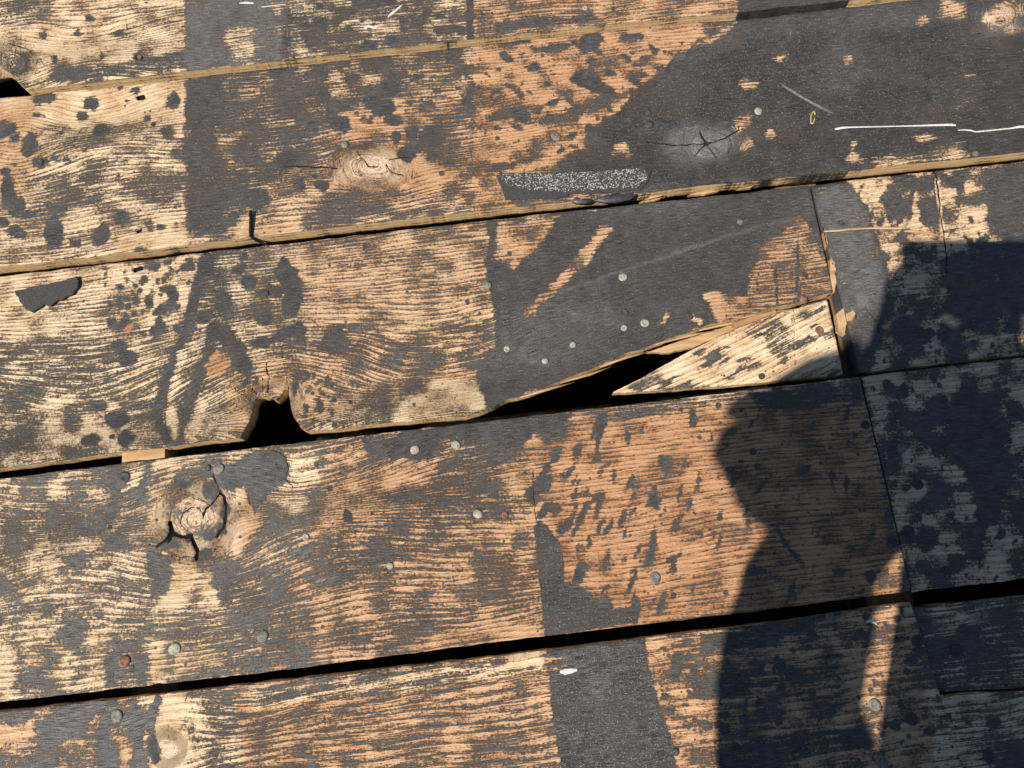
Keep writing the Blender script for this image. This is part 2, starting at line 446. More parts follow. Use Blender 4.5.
poly(.85, [(710, 210), (835, 210), (835, 320), (710, 330)], 5, 'tone')
blob(714, 295, 8, 6, 0, .08); line(.15, [(716, 300), (720, 318)], 4, 2); blob(664, 318, 2.5, 6, 40, .1); blob(741, 298, 5, 4, 0, .1); line(.1, [(690, 318), (700, 322)], 3, 2)
line(.85, [(774, 268), (776, 305)], 1.6, 1.2); line(.85, [(797, 240), (800, 296)], 1.6, 1.2)
# broken lower strip of row C
poly(.10, [(610, 392), (700, 340), (830, 300), (850, 378), (700, 400)], 3)
poly(.0, [(605, 395), (700, 335), (828, 296), (850, 380), (700, 400)], 2, 'tone')
poly(.62, [(752, 330), (778, 318), (792, 332), (786, 356), (768, 348)], 6); poly(.5, [(628, 384), (660, 366), (666, 380), (640, 388)], 4); line(.55, [(640, 388), (720, 385)], 3, 3)
line(.7, [(735, 372), (760, 362)], 2.5, 2); line(.7, [(790, 345), (836, 330)], 3, 3); line(.6, [(795, 318), (825, 306)], 3, 3)
# row E
poly(.62, [(-90, 480), (130, 465), (130, 700), (-90, 720)], 6)
poly(.15, [(-90, 480), (240, 450), (240, 690), (-90, 720)], 6, 'tone')
poly(.7, [(-90, 480), (330, 440), (330, 690), (-90, 720)], 10, 'scuff_shine')
poly(.45, [(-90, 488), (130, 470), (130, 690), (-90, 700)], 10, 'streak')
poly(.50, [(-30, 482), (80, 472), (75, 500), (-30, 512)], 6); poly(.42, [(8, 555), (52, 560), (45, 598), (8, 602)], 9); poly(.42, [(72, 590), (100, 580), (98, 620), (70, 620)], 8)
poly(.35, [(20, 620), (44, 618), (42, 668), (24, 664)], 7); poly(.4, [(-10, 640), (12, 650), (14, 700), (-10, 704)], 6); poly(.36, [(55, 640), (72, 640), (70, 690), (50, 690)], 6); poly(.38, [(90, 628), (112, 628), (108, 690), (88, 690)], 6)
poly(.5, [(60, 475), (130, 465), (120, 520), (60, 520)], 8)
poly(.55, [(125, 560), (240, 548), (240, 680), (125, 690)], 8)
poly(.3, [(130, 466), (180, 458), (175, 490), (150, 500), (135, 490)], 6); line(.85, [(148, 462), (140, 500)], 5, 4); line(.85, [(118, 470), (112, 520)], 6, 5)
poly(.12, [(164, 560), (198, 560), (196, 600), (180, 612), (155, 610), (168, 590)], 5); poly(.25, [(200, 575), (222, 570), (224, 605), (205, 612)], 5)
poly(.85, [(216, 562), (246, 566), (250, 590), (246, 608), (222, 606), (214, 584)], 4); poly(.9, [(150, 552), (170, 556), (168, 590), (150, 600)], 5)
poly(.18, [(150, 648), (162, 640), (168, 668), (166, 684), (150, 684)], 4); poly(.25, [(170, 652), (230, 650), (225, 668), (175, 675)], 6)
poly(.9, [(105, 655), (118, 650), (118, 685), (106, 690)], 3); poly(.85, [(136, 655), (150, 655), (150, 684), (138, 686)], 4)
poly(.30, [(158, 490), (190, 480), (238, 500), (236, 540), (215, 560), (165, 556), (150, 530)], 6)
poly(.55, [(150, 470), (245, 470), (245, 560), (150, 565)], 8, 'streak')
poly(.35, [(150, 480), (230, 480), (230, 556), (150, 560)], 10, 'tone')
blob(170, 545, 9, 5); blob(207, 534, 6, 4); blob(226, 512, 4, 8, 10); blob(205, 552, 6, 5); blob(222, 530, 6, 5); blob(184, 482, 8, 6); blob(212, 492, 9, 8); blob(232, 478, 12, 12)
poly(.15, [(238, 490), (262, 480), (262, 520), (248, 545), (236, 560), (232, 540)], 4)
poly(.975, [(236, 462), (256, 450), (280, 450), (290, 466), (288, 482), (270, 492), (256, 512), (248, 500), (246, 482)], 3, wob=2); blob(268, 472, 16, 16, 0, .5, 'scuff_shine', 8)
poly(.36, [(288, 452), (335, 445), (328, 480), (300, 505), (262, 520), (275, 495), (290, 482)], 4); poly(.0, [(285, 448), (340, 445), (330, 510), (262, 522)], 4, 'tone')
poly(.75, [(318, 450), (345, 445), (336, 490), (310, 520), (300, 510), (320, 485)], 5)
poly(.52, [(330, 455), (540, 420), (545, 650), (250, 668), (252, 560)], 6)
poly(.8, [(330, 445), (900, 380), (915, 600), (260, 670)], 8, 'tone')
poly(.985, [(362, 440), (460, 424), (540, 412), (536, 430), (522, 446), (502, 452), (494, 472), (478, 448), (430, 462), (392, 458), (368, 452)], 2.5, wob=2.5)
poly(.68, [(440, 440), (490, 440), (485, 520), (430, 520)], 7); poly(.70, [(390, 496), (530, 490), (528, 518), (400, 522)], 6)
poly(.68, [(240, 572), (300, 528), (400, 515), (480, 512), (430, 545), (330, 590), (250, 612)], 8)
poly(.72, [(230, 600), (310, 590), (320, 640), (260, 672), (225, 668)], 8); poly(.62, [(380, 600), (428, 596), (430, 632), (385, 638)], 7)
poly(.30, [(395, 640), (540, 618), (545, 640), (400, 660)], 5); poly(.28, [(340, 470), (440, 460), (430, 478), (345, 500)], 6); poly(.32, [(500, 470), (540, 460), (545, 500), (500, 495)], 5)
blob(347, 519, 6, 5)
# right of the paper edge
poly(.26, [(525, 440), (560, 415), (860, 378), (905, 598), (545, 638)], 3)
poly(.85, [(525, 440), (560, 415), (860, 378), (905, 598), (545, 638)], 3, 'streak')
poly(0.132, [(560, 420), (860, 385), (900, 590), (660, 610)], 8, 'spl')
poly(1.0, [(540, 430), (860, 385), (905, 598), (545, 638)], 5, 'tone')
poly(.86, [(525, 415), (580, 408), (560, 440), (540, 436)], 5); poly(.75, [(745, 392), (862, 378), (868, 402), (760, 412)], 5); poly(.6, [(590, 412), (740, 392), (740, 402), (600, 420)], 4)
for b in ((600, 426, 5, 14, 8), (598, 446, 2.5, 12, 6), (692, 420, 6, 9), (665, 463, 6, 8), (577, 449, 3.5, 8, 25), (551, 432, 6, 11, 28), (560, 425, 5, 10, 20), (540, 488, 6, 14, 38), (533, 498, 6, 8),
          (572, 470, 2.5, 13, 28), (545, 470, 3, 12, 30), (555, 455, 4, 9, 30), (566, 525, 5, 11, 30), (580, 520, 3, 17, 24), (579, 573, 5, 11, 18), (600, 530, 2, 8, 20), (652, 540, 3, 12, 12), (648, 560, 5, 8, 20),
          (590, 545, 2.5, 8, 20), (674, 565, 4, 9), (662, 602, 3, 10, 15), (632, 578, 2, 9, 20), (675, 525, 4, 6), (700, 536, 4, 3), (720, 520, 3), (555, 508, 6, 6), (545, 512, 4, 10, 30), (655, 500, 5, 10, 0),
          (730, 480, 3, 9), (700, 482, 2, 8), (805, 470, 5, 4), (755, 570, 8, 3, -10), (872, 576, 5, 7), (838, 572, 4), (790, 548, 2, 18, -35)):
    blob(*b)
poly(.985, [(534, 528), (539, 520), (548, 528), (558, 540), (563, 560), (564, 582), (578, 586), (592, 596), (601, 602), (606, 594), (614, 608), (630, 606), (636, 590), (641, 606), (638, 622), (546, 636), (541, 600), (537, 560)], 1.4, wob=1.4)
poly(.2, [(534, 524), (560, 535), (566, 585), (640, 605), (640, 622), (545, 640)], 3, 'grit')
# row G
poly(.60, [(-90, 714), (105, 700), (105, 800), (-90, 810)], 5); poly(.25, [(-90, 700), (200, 690), (200, 800), (-90, 810)], 6, 'streak'); poly(.8, [(-90, 700), (160, 690), (160, 800), (-90, 810)], 8, 'scuff_shine')
poly(.35, [(-40, 730), (30, 722), (40, 745), (-40, 752)], 6); poly(.12, [(150, 694), (184, 688), (180, 720), (190, 750), (180, 790), (150, 790), (152, 730)], 4)
line(.92, [(108, 706), (104, 735), (112, 790)], 7, 4); line(.92, [(134, 706), (138, 740), (136, 790)], 5, 3); line(.9, [(158, 700), (150, 722), (158, 760)], 5, 3); line(.25, [(122, 740), (126, 790)], 4, 3)
poly(.1, [(140, 690), (240, 680), (240, 790), (140, 790)], 8, 'tone')
poly(.55, [(190, 690), (260, 680), (250, 790), (200, 790)], 6)
poly(.47, [(240, 684), (545, 652), (560, 800), (230, 800)], 5); poly(.8, [(240, 690), (545, 655), (560, 800), (240, 800)], 10, 'tone'); poly(1.0, [(240, 690), (545, 655), (560, 800), (240, 800)], 10, 'streak')
poly(.12, [(505, 658), (548, 652), (546, 668), (500, 672)], 4); poly(.05, [(250, 690), (545, 655), (545, 672), (250, 706)], 5, 'tone')
poly(.75, [(262, 690), (300, 684), (300, 698), (270, 702)], 5)
poly(.36, [(640, 642), (912, 604), (960, 800), (660, 800)], 4); poly(.85, [(640, 645), (912, 604), (960, 800), (660, 800)], 5, 'tone'); poly(0.193, [(640, 645), (912, 604), (960, 800), (660, 800)], 6, 'spl'); poly(.6, [(640, 645), (912, 604), (960, 800), (660, 800)], 6, 'streak')
poly(.85, [(705, 634), (815, 618), (810, 632), (740, 650), (700, 650)], 5); poly(.80, [(690, 678), (760, 668), (800, 672), (760, 692), (690, 700)], 6); poly(.82, [(778, 735), (868, 728), (880, 746), (800, 756)], 6); poly(.7, [(720, 740), (780, 740), (790, 780), (720, 780)], 8)
line(.9, [(748, 698), (745, 740)], 1.5, 1.5); blob(676, 665, 5, 14, 12)
poly(.99, [(548, 652), (560, 648), (645, 640), (648, 662), (652, 685), (662, 712), (670, 735), (679, 768), (684, 800), (566, 800), (558, 745), (552, 700)], 1.6, wob=1.6)
poly(.45, [(548, 652), (645, 640), (662, 712), (684, 800), (566, 800)], 3, 'grit'); blob(596, 694, 10, 22, -20, .5, 'scuff_shine', 8)
poly(.45, [(544, 656), (566, 650), (566, 664), (552, 672)], 3)
# row F (upper right)
poly(.88, [(806, 184), (846, 176), (868, 202), (880, 240), (888, 262), (892, 300), (872, 374), (856, 374)], 2, wob=1.5)
poly(.75, [(815, 190), (860, 185), (885, 290), (850, 330)], 8, 'scuff_shine'); poly(.9, [(850, 180), (950, 170), (900, 245), (880, 240)], 6, 'streak', amt=0)
poly(.40, [(850, 176), (890, 172), (900, 240), (880, 240), (868, 202)], 2.5); poly(.1, [(845, 170), (1100, 140), (1100, 260), (860, 290)], 5, 'streak'); poly(.35, [(845, 172), (1100, 145), (1100, 360), (868, 374)], 5, 'tone')
poly(.85, [(890, 176), (912, 174), (916, 196), (908, 218), (890, 216), (884, 196)], 3, wob=4); poly(.42, [(905, 215), (925, 210), (930, 240), (905, 240)], 4)
poly(.86, [(918, 172), (939, 170), (942, 212), (930, 232), (918, 208)], 3); line(.05, [(938, 178), (941, 210), (944, 238)], 2, 1.2, wob=1)
poly(.92, [(942, 172), (965, 170), (960, 190), (946, 192)], 3); poly(.46, [(946, 188), (982, 172), (990, 190), (986, 240), (950, 244)], 4, wob=5); poly(.9, [(985, 170), (1100, 150), (1100, 260), (995, 240)], 5, wob=5)
poly(.44, [(894, 246), (960, 240), (950, 366), (876, 374)], 5); poly(.05, [(880, 250), (1100, 230), (1100, 360), (870, 375)], 6, 'streak')
poly(.92, [(944, 258), (1000, 250), (1020, 290), (975, 360), (940, 330)], 8, wob=6); poly(.42, [(960, 330), (1010, 320), (1010, 356), (970, 360)], 6); poly(.85, [(1000, 250), (1100, 235), (1100, 330), (1010, 330)], 8, wob=6)
blob(905, 330, 11, 13); blob(920, 336, 6, 7); blob(910, 345, 5, 6); poly(.5, [(905, 258), (945, 250), (950, 282), (910, 290)], 6)
# row H
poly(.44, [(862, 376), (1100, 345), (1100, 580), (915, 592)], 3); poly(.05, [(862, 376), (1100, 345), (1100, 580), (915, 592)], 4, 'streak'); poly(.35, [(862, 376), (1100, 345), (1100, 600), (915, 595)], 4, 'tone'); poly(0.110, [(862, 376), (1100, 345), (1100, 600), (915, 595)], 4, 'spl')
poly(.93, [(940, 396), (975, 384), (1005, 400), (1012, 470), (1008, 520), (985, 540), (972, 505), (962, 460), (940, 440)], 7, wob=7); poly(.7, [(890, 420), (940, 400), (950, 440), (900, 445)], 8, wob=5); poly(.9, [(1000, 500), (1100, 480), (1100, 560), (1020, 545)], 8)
for b in ((901, 393, 7, 8), (928, 541, 10, 12), (957, 563, 8, 9), (918, 520, 4, 4), (906, 532, 5, 4), (922, 505, 6, 4), (975, 556, 10, 5), (945, 405, 8, 10), (1016, 410, 8, 10), (960, 360, 8, 8)):
    blob(*b)
# rows I and J
poly(.72, [(914, 606), (1100, 590), (1100, 690), (938, 692)], 3); poly(.4, [(925, 600), (1000, 596), (990, 625), (930, 640)], 6); poly(.3, [(920, 610), (1100, 590), (1100, 800), (940, 800)], 3, 'tone')
poly(.46, [(938, 694), (1100, 690), (1100, 800), (958, 800)], 3); poly(.3, [(944, 696), (1100, 692), (1100, 715), (950, 720)], 5); poly(.85, [(1000, 740), (1100, 735), (1100, 800), (1005, 800)], 8)
for b in ((950, 718, 6, 4), (970, 722, 4, 3), (995, 724, 8, 6), (960, 640, 7, 5), (970, 630, 12, 8)):
    blob(*b)

# pale worn knots, the first with its sun highlight painted in, and dusty scuffs in the solid tar
blob(705, 146, 34, 18, -8, 1.0, 'scuff_shine', 12); blob(690, 140, 22, 10, 0, .9, 'scuff_shine', 8); blob(1000, 24, 26, 18, 0, .8, 'scuff_shine', 8); blob(845, 65, 22, 30, 20, .35, 'scuff_shine', 14)
poly(.55, [(560, 40), (740, 16), (760, 24), (700, 60), (660, 90)], 12, 'scuff_shine', amt=.3)
blob(900, 20, 60, 10, -6, .5, 'scuff_shine', 10); blob(655, 205, 60, 12, -6, .5, 'scuff_shine', 10); blob(545, 340, 60, 30, -30, .5, 'scuff_shine', 20)
line(.75, [(560, 292), (620, 272), (700, 245), (760, 226), (800, 218)], 1.5, 2.0, 'scuff_shine', 1.0)

# strokes and drips, thickest where the boards faced the spray
def strokes(n, region, ln, wd, ang, spread, seed):
    g = random.Random(seed); P_ = np.array(region, float)
    lo_, hi_ = P_.min(0), P_.max(0); k_ = 0
    while k_ < n:
        x, y = g.uniform(lo_[0], hi_[0]), g.uniform(lo_[1], hi_[1])
        if sd_poly(np.array([x]), np.array([y]), P_)[0] < 0: continue
        k_ += 1
        q = g.random() ** 2.2
        blob(x, y, wd[0] + q * (wd[1] - wd[0]), ln[0] + q * g.uniform(.5, 1) * (ln[1] - ln[0]), ang + g.gauss(0, spread), g.uniform(.75, 1.0), wob=1.8, feather=1.8)

strokes(85, [(545, 425), (860, 385), (905, 590), (650, 605), (560, 540)], (2, 12), (1.0, 2.4), 20, 12, 3)
strokes(32, [(560, 470), (640, 470), (640, 590), (600, 590)], (3, 12), (1.2, 2.6), 24, 8, 4)
strokes(110, [(655, 640), (910, 606), (950, 790), (680, 790)], (1.6, 6), (1.6, 6), 0, 60, 5)
strokes(70, [(870, 385), (1024, 360), (1024, 570), (915, 585)], (1.6, 7), (1.6, 6), 0, 60, 6)
strokes(90, [(480, 45), (730, 20), (640, 90), (580, 150), (500, 170)], (1.5, 5), (1.8, 8), 0, 20, 8)
strokes(80, [(262, 70), (465, 48), (465, 110), (320, 125)], (1.5, 6), (2, 9), 0, 20, 9)
strokes(70, [(100, 268), (215, 255), (225, 330), (110, 340)], (1.6, 5), (1.6, 5), 0, 60, 10)
strokes(60, [(230, 375), (335, 372), (335, 425), (310, 425), (290, 380), (250, 385)], (1.5, 4), (1.5, 4), 0, 60, 11)
strokes(60, [(280, 0), (465, 0), (465, 40), (270, 58)], (1.5, 5), (2, 8), 0, 20, 12)
strokes(30, [(0, 100), (185, 80), (185, 250), (0, 262)], (1.4, 5), (1.6, 6), 0, 40, 13)
strokes(24, [(615, 390), (700, 345), (828, 300), (845, 374)], (1.0, 2.6), (3, 12), -22, 8, 14)

blob(372, 168, 34, 18, 0, .15, 'tone', 6); blob(372, 168, 28, 14, 0, .9, 'knot', 6); blob(708, 146, 26, 14, 0, .9, 'knot', 8); blob(172, 522, 10, 18, 20, .9, 'scuff_shine', 5); blob(196, 515, 34, 34, 0, .1, 'tone', 8)

poly(.88, [(186, 79), (222, 76), (218, 150), (225, 200), (205, 236), (190, 236)], 6)
poly(.50, [(842, 176), (892, 170), (900, 240), (884, 240), (868, 204)], 5, 'tone', amt=.0)
strokes(40, [(860, 185), (985, 172), (990, 240), (885, 240)], (2, 9), (1.5, 4), 10, 30, 21)
strokes(60, [(885, 250), (1024, 235), (1024, 350), (880, 368)], (1.5, 7), (1.5, 6), 0, 60, 22)



def d_line(x, y, P):
    d = np.full(x.shape, 1e9)
    for i in range(len(P) - 1):
        ax, ay = P[i]; bx, by = P[i + 1]
        ex, ey = bx - ax, by - ay
        t = np.clip(((x - ax) * ex + (y - ay) * ey) / (ex * ex + ey * ey + 1e-9), 0, 1)
        d = np.minimum(d, np.hypot(x - ax - t * ex, y - ay - t * ey))
    return d


def evaluate(px, py, base):
    ch = {c: np.full(px.shape, v) for c, v in base.items()}
    w1 = (fbm(px / 22, py / 22, 3) - .5) * 2; w2 = (fbm(px / 22 + 91, py / 22 + 33, 3) - .5) * 2
    w3 = (vnoise(px / 5, py / 5) - .5) * 2; w4 = (vnoise(px / 5 + 51, py / 5 + 13) - .5) * 2
    for op in OPS:
        if op[0] == 'poly':
            _, c, val, P, f, wob, amt = op; pad = f + 3 * wob
            lo = P.min(0) - pad; hi = P.max(0) + pad
        elif op[0] == 'blob':
            _, c, val, bx, by, rx, ry, an, f, wob = op; pad = max(rx, ry) + f + 3 * wob
            lo = (bx - pad, by - pad); hi = (bx + pad, by + pad)
        else:
            _, c, val, P, w, f, wob = op; pad = w + f + 3 * wob
            lo = P.min(0) - pad; hi = P.max(0) + pad
        i = np.nonzero((px > lo[0]) & (px < hi[0]) & (py > lo[1]) & (py < hi[1]))[0]
        if not len(i): continue
        x = px[i] + wob * (1.6 * w1[i] + .6 * w3[i]); y = py[i] + wob * (1.6 * w2[i] + .6 * w4[i])
        if op[0] == 'poly':
            wt = sstep(-f, f, sd_poly(x, y, P)) * amt
        elif op[0] == 'blob':
            dx = x - bx; dy = y - by; ca, sa = math.cos(an), math.sin(an)
            u = (dx * ca + dy * sa) / rx; v = (-dx * sa + dy * ca) / ry
            wt = sstep(-f, f, (1 - np.hypot(u, v)) * min(rx, ry))
        else:
            wt = sstep(-f, f, w - d_line(x, y, P))
        ch[c][i] = ch[c][i] * (1 - wt) + val * wt
    return ch


# ------------------------------------------------------------------ planks
THICK = .020
SURF = {}
deck = bpy.data.objects.new('roof_deck', None); col.objects.link(deck)
tag(deck, 'weathered board roof deck with worn black tar', None, None, 'structure')

DENSE = .00125
XL, XR = W(-25, 384)[0], W(1050, 384)[0]


def columns(x0, x1, fine=True):
    if not fine: return np.linspace(x0, x1, max(2, int((x1 - x0) / .006)))
    out = []
    a, b = max(x0, XL), min(x1, XR)
    if x0 < a: out.append(np.arange(x0, a, .012))
    if a < b: out.append(np.linspace(a, b, int((b - a) / DENSE)))
    if b < x1: out.append(np.arange(max(b, x0) + .012, x1 + .006, .012))
    return np.concatenate(out)


def make_plank(top, bot, z=0.0, seed=0.0, knots=(), cores=(), cracks=(), gscale=1.0, tilt=0.0, base=None,
               fine=True, side=None, world=False, warp=.0007, thick=THICK, jag=.0010, split=None):
    """top / bot: survey polylines left to right along both long edges"""
    if world:
        T = np.array(top, float); B = np.array(bot, float)
    else:
        T = W(*np.array(top, float).T)[:, :2]; B = W(*np.array(bot, float).T)[:, :2]
    s = columns(min(T[0, 0], B[0, 0]), max(T[-1, 0], B[-1, 0]), fine)
    s = (s - s[0]) / (s[-1] - s[0]); nc = len(s)
    xt = T[0, 0] + s * (T[-1, 0] - T[0, 0]); xb = B[0, 0] + s * (B[-1, 0] - B[0, 0])
    yt = np.interp(xt, T[:, 0], T[:, 1]); yb = np.interp(xb, B[:, 0], B[:, 1])
    yt = yt + jag * (fbm(xt * 60 + seed, xt * 0 + 3 + seed, 3) - .5) * 2
    jb = jag if not split else jag + split[1] * (xb > W(split[0], 400)[0])
    yb = yb + jb * (fbm(xb * 60 + seed, xb * 0 + 9 + seed, 4) - .5) * 2
    wid = np.max(np.abs(yt - yb))
    nr = int(wid / (DENSE if fine else .006)) + 2
    r = np.linspace(0, 1, nr)
    # pull the outer rows tight against the edge for a worn arris
    X = xb[None, :] * (1 - r[:, None]) + xt[None, :] * r[:, None]
    Y = yb[None, :] * (1 - r[:, None]) + yt[None, :] * r[:, None]
    X = X.ravel(); Y = Y.ravel()
    px, py = inv_W(X, Y)
    bs = dict(tar=.55, streak=.8, tone=.5, grit=.03, spl=.06, scuff_shine=.3, knot=0.0)
    if base: bs.update(base)
    if not fine:
        ch = {c: np.full(X.shape, v) for c, v in bs.items()}
        ch['tar'] = np.clip(.2 + .75 * fbm(X * 5 + seed * 3, Y * 9 + seed, 3), 0, 1)
    else:
        ch = evaluate(px, py, bs)
        out = np.maximum(np.maximum(-px, px - 1024), 0) / 120.0     # beyond the survey: broad random wear
        o = np.clip(out, 0, 1)
        ch['tar'] = ch['tar'] * (1 - o) + o * np.clip(.1 + .9 * fbm(X * 6 + seed * 3, Y * 10 + seed, 3), 0, 1)
    # grain coordinates (mm)
    u = X * 1000; v = Y * 1000
    gv = v + tilt * u + 9 * (fbm(u / 170 + seed, v / 120 + seed * 2, 2) - .5) * 2 + 1.6 * (fbm(u / 45 + seed, v / 25, 2) - .5) * 2
    for (kx, ky, rad, asp) in knots:                 # grain swirls round each knot and closes again behind it
        c = W(kx, ky) * 1000
        dx, dy = u - c[0], v - c[1]
        wob_ = 5 * (fbm(u / 30 + kx, v / 30, 2) - .5)
        rho = np.hypot(dx * asp + wob_, dy + wob_)
        w = np.exp(-(np.hypot(dx * .62, dy) / rad) ** 2)
        gv = gv * (1 - w) + w * (c[1] + np.tanh(dy / 15.0) * rho)
    rc_all = np.full(X.shape, 9.0)
    for (kx, ky, rx, ry, an) in cores:
        dx = px - kx; dy = py - ky
        a = math.radians(an); ca, sa = math.cos(a), math.sin(a)
        wv = 9 * (fbm(px / 16, py / 16, 3) - .5)
        rc = np.hypot((dx * ca + dy * sa + wv) / rx, (-dx * sa + dy * ca + wv) / ry)
        w = 1 - sstep(.7, 1.6, rc)
        gv = gv * (1 - w) + (c_seed := (kx * .37)) * w + w * rc * rx * .9
        ch['knot'] = np.maximum(ch['knot'], 1 - sstep(.45, 1.35, rc))
        rc_all = np.minimum(rc_all, rc)
    gv = gv * gscale
    phase = gv * (2 * math.pi / 5.6) + 8.0 * fbm(u * .010 + seed, gv * .045 + seed, 2) + 2.2 * fbm(u * .03 + seed, gv * .12, 2)
    def cst(a, g): return np.clip(.5 + (a - .5) * g, 0, 1)
    nz2 = cst(fbm(u * .055 + seed * 7, v * .075 + seed, 5), 1.25); nz4 = cst(fbm(u * .16 + 31, v * .16 + seed, 3), 1.2)
    nzb = sstep(.52, .72, fbm(u * .025 + 77, v * .035 + seed, 3))
    # cracks
    ck = np.zeros(X.shape); depth = np.zeros(X.shape)
    jx = 1.6 * (fbm(px / 7, py / 7, 2) - .5) * 2; jy = 1.6 * (fbm(px / 7 + 40, py / 7 + 9, 2) - .5) * 2
    for (w, pts) in cracks:
        P = np.array(pts, float)
        i = np.nonzero((px > P[:, 0].min() - 12) & (px < P[:, 0].max() + 12) & (py > P[:, 1].min() - 12) & (py < P[:, 1].max() + 12))[0]
        if not len(i): continue
        d = d_line(px[i] + jx[i], py[i] + jy[i], P)
        m = np.clip(((w if w > 1.4 else w * .55) - d) / 1.5 + .5, 0, 1)
        ck[i] = np.maximum(ck[i], m)
        depth[i] = np.maximum(depth[i], m * (min(w * .0018, .006) if w > 1.4 else .0010))
    # heights
    de = np.minimum(r, 1 - r)[:, None] * np.abs(yt - yb)[None, :]
    Z = z + warp * (fbm(X * 4 + seed, Y * 8 + seed * 2, 2) - .5) * 2
    wear = .0010 * (.4 + 1.2 * fbm(X * 40 + seed, Y * 40, 2))
    Z = Z - wear * np.exp(-(de.ravel() / .0022) ** 2)
    Z = Z - depth + .0006 * ch['knot'] * (fbm(px / 6, py / 6, 2) - .3) - .0005 * ch['knot'] * np.clip(rc_all, 0, 1)
    Z = Z + .00022 * (fbm(X * 180, Y * 420, 2) - .5)
    idx = np.arange(nr * nc).reshape(nr, nc)
    V = [np.stack([X, Y, Z], 1)]
    q = np.stack([idx[:-1, :-1], idx[:-1, 1:], idx[1:, 1:], idx[1:, :-1]], -1).reshape(-1, 4)
    Fq = [q]
    # boundary loop, counter-clockwise from above
    loop = np.concatenate([idx[0, :-1], idx[:-1, -1], idx[-1, :0:-1], idx[:0:-1, 0]])
    nl = len(loop)
    prev = loop; cnt = nr * nc
    att = {c: [a] for c, a in ch.items()}; att.update(nz2=[nz2], nz4=[nz4], nzb=[nzb], phase=[phase], gx=[u + seed * 137.0], gv=[gv + seed * 71.0], crack=[ck], side=[np.zeros(X.shape)])
    lx, ly = px[loop], py[loop]
    star = np.clip(.16 + .8 * (fbm(lx / 14, ly / 14 + 5, 3) - .5), 0, 1)
    if side: star = side(lx, ly, star)
    for li, (zz, sg) in enumerate(((-.0016, .9), (-thick * .38, 1), (-thick * .68, 1), (-thick, 1))):
        b = np.stack([X[loop], Y[loop], np.minimum(Z[loop] - .0006, z + zz) if li == 0 else np.full(nl, z + zz)], 1)
        if li and li < 3: b[:, :2] += (.0003 * (rng.random((nl, 2)) - .5))
        V.append(b)
        ids = cnt + np.arange(nl); cnt += nl
        nx = np.roll(prev, -1), np.roll(ids, -1)
        Fq.append(np.stack([prev, ids, nx[1], nx[0]], -1))
        prev = ids
        e = np.ones(nl)
        for c in ch:
            att[c].append(ch[c][loop])
        att['tar'][-1] = star * 1.0
        att['knot'][-1] = e * 0; att['spl'][-1] = e * 0; att['streak'][-1] = e
        att['tone'][-1] = e * .25
        att['gx'].append(u[loop] + seed * 137.0)
        att['gv'].append(seed * 71 + (z + zz) * 1000 * 1.2 + gv[loop] * .02)
        att['phase'].append((z + zz) * 1100 + phase[loop] * .05)
        for c, a in (('nz2', nz2), ('nz4', nz4), ('nzb', nzb)): att[c].append(a[loop])
        att['crack'].append(ck[loop] * 0); att['side'].append(e * sg)
    # underside: strips from edge to edge
    lo = prev[:nc]                                   # near edge, left to right
    hi = np.concatenate([prev[nc - 1 + nr - 1: nc - 1 + nr - 1 + nc]])[::-1]
    if len(hi) == nc - 0 and len(lo) == nc:
        Fq.append(np.stack([lo[:-1], hi[:-1], hi[1:], lo[1:]], -1))
    V = np.concatenate(V); Fq = np.concatenate(Fq)
    A = {c: np.concatenate(a) for c, a in att.items()}
    me = bpy.data.meshes.new('plank')
    me.vertices.add(len(V)); me.vertices.foreach_set('co', V.astype(np.float32).ravel())
    me.loops.add(Fq.size); me.loops.foreach_set('vertex_index', Fq.astype(np.int32).ravel())
    me.polygons.add(len(Fq)); me.polygons.foreach_set('loop_start', np.arange(0, Fq.size, 4, dtype=np.int32))
    me.polygons.foreach_set('loop_total', np.full(len(Fq), 4, np.int32))
    me.polygons.foreach_set('use_smooth', np.ones(len(Fq), bool))
    me.update(calc_edges=True)
    for nm, cs in (('a1', ('tar', 'streak', 'tone')), ('a2', ('gx', 'gv', 'phase')), ('a3', ('crack', 'grit', 'spl')), ('a4', ('scuff_shine', 'knot', 'side')), ('a5', ('nz2', 'nz4', 'nzb'))):
        a = me.attributes.new(nm, 'FLOAT_VECTOR', 'POINT')
        arr = np.stack([A[c] for c in cs], 1).astype(np.float32)
        a.data.foreach_set('vector', arr.ravel())
    o = link('plank', me, WOOD, deck)
    SURF[o.name] = (X, Y, Z)
    return o


def side_rowB(x, y, s):
    t = np.where((x > 640) & (x < 850), .30 + .9 * (fbm(x / 16 - y / 9, y / 30, 2) - .42), s)
    return np.clip(np.where((x > 745) & (x < 850), t + .35, t), 0, 1)


def side_rowA(x, y, s):
    return np.where((x > 738) & (x < 850), .95, s)


def side_left(x, y, s):
    left = x < 812 + (y - 184) * .262 + 9
    return np.where(left, .97, s)


def side_tar(v):
    return lambda x, y, s: s * 0 + v


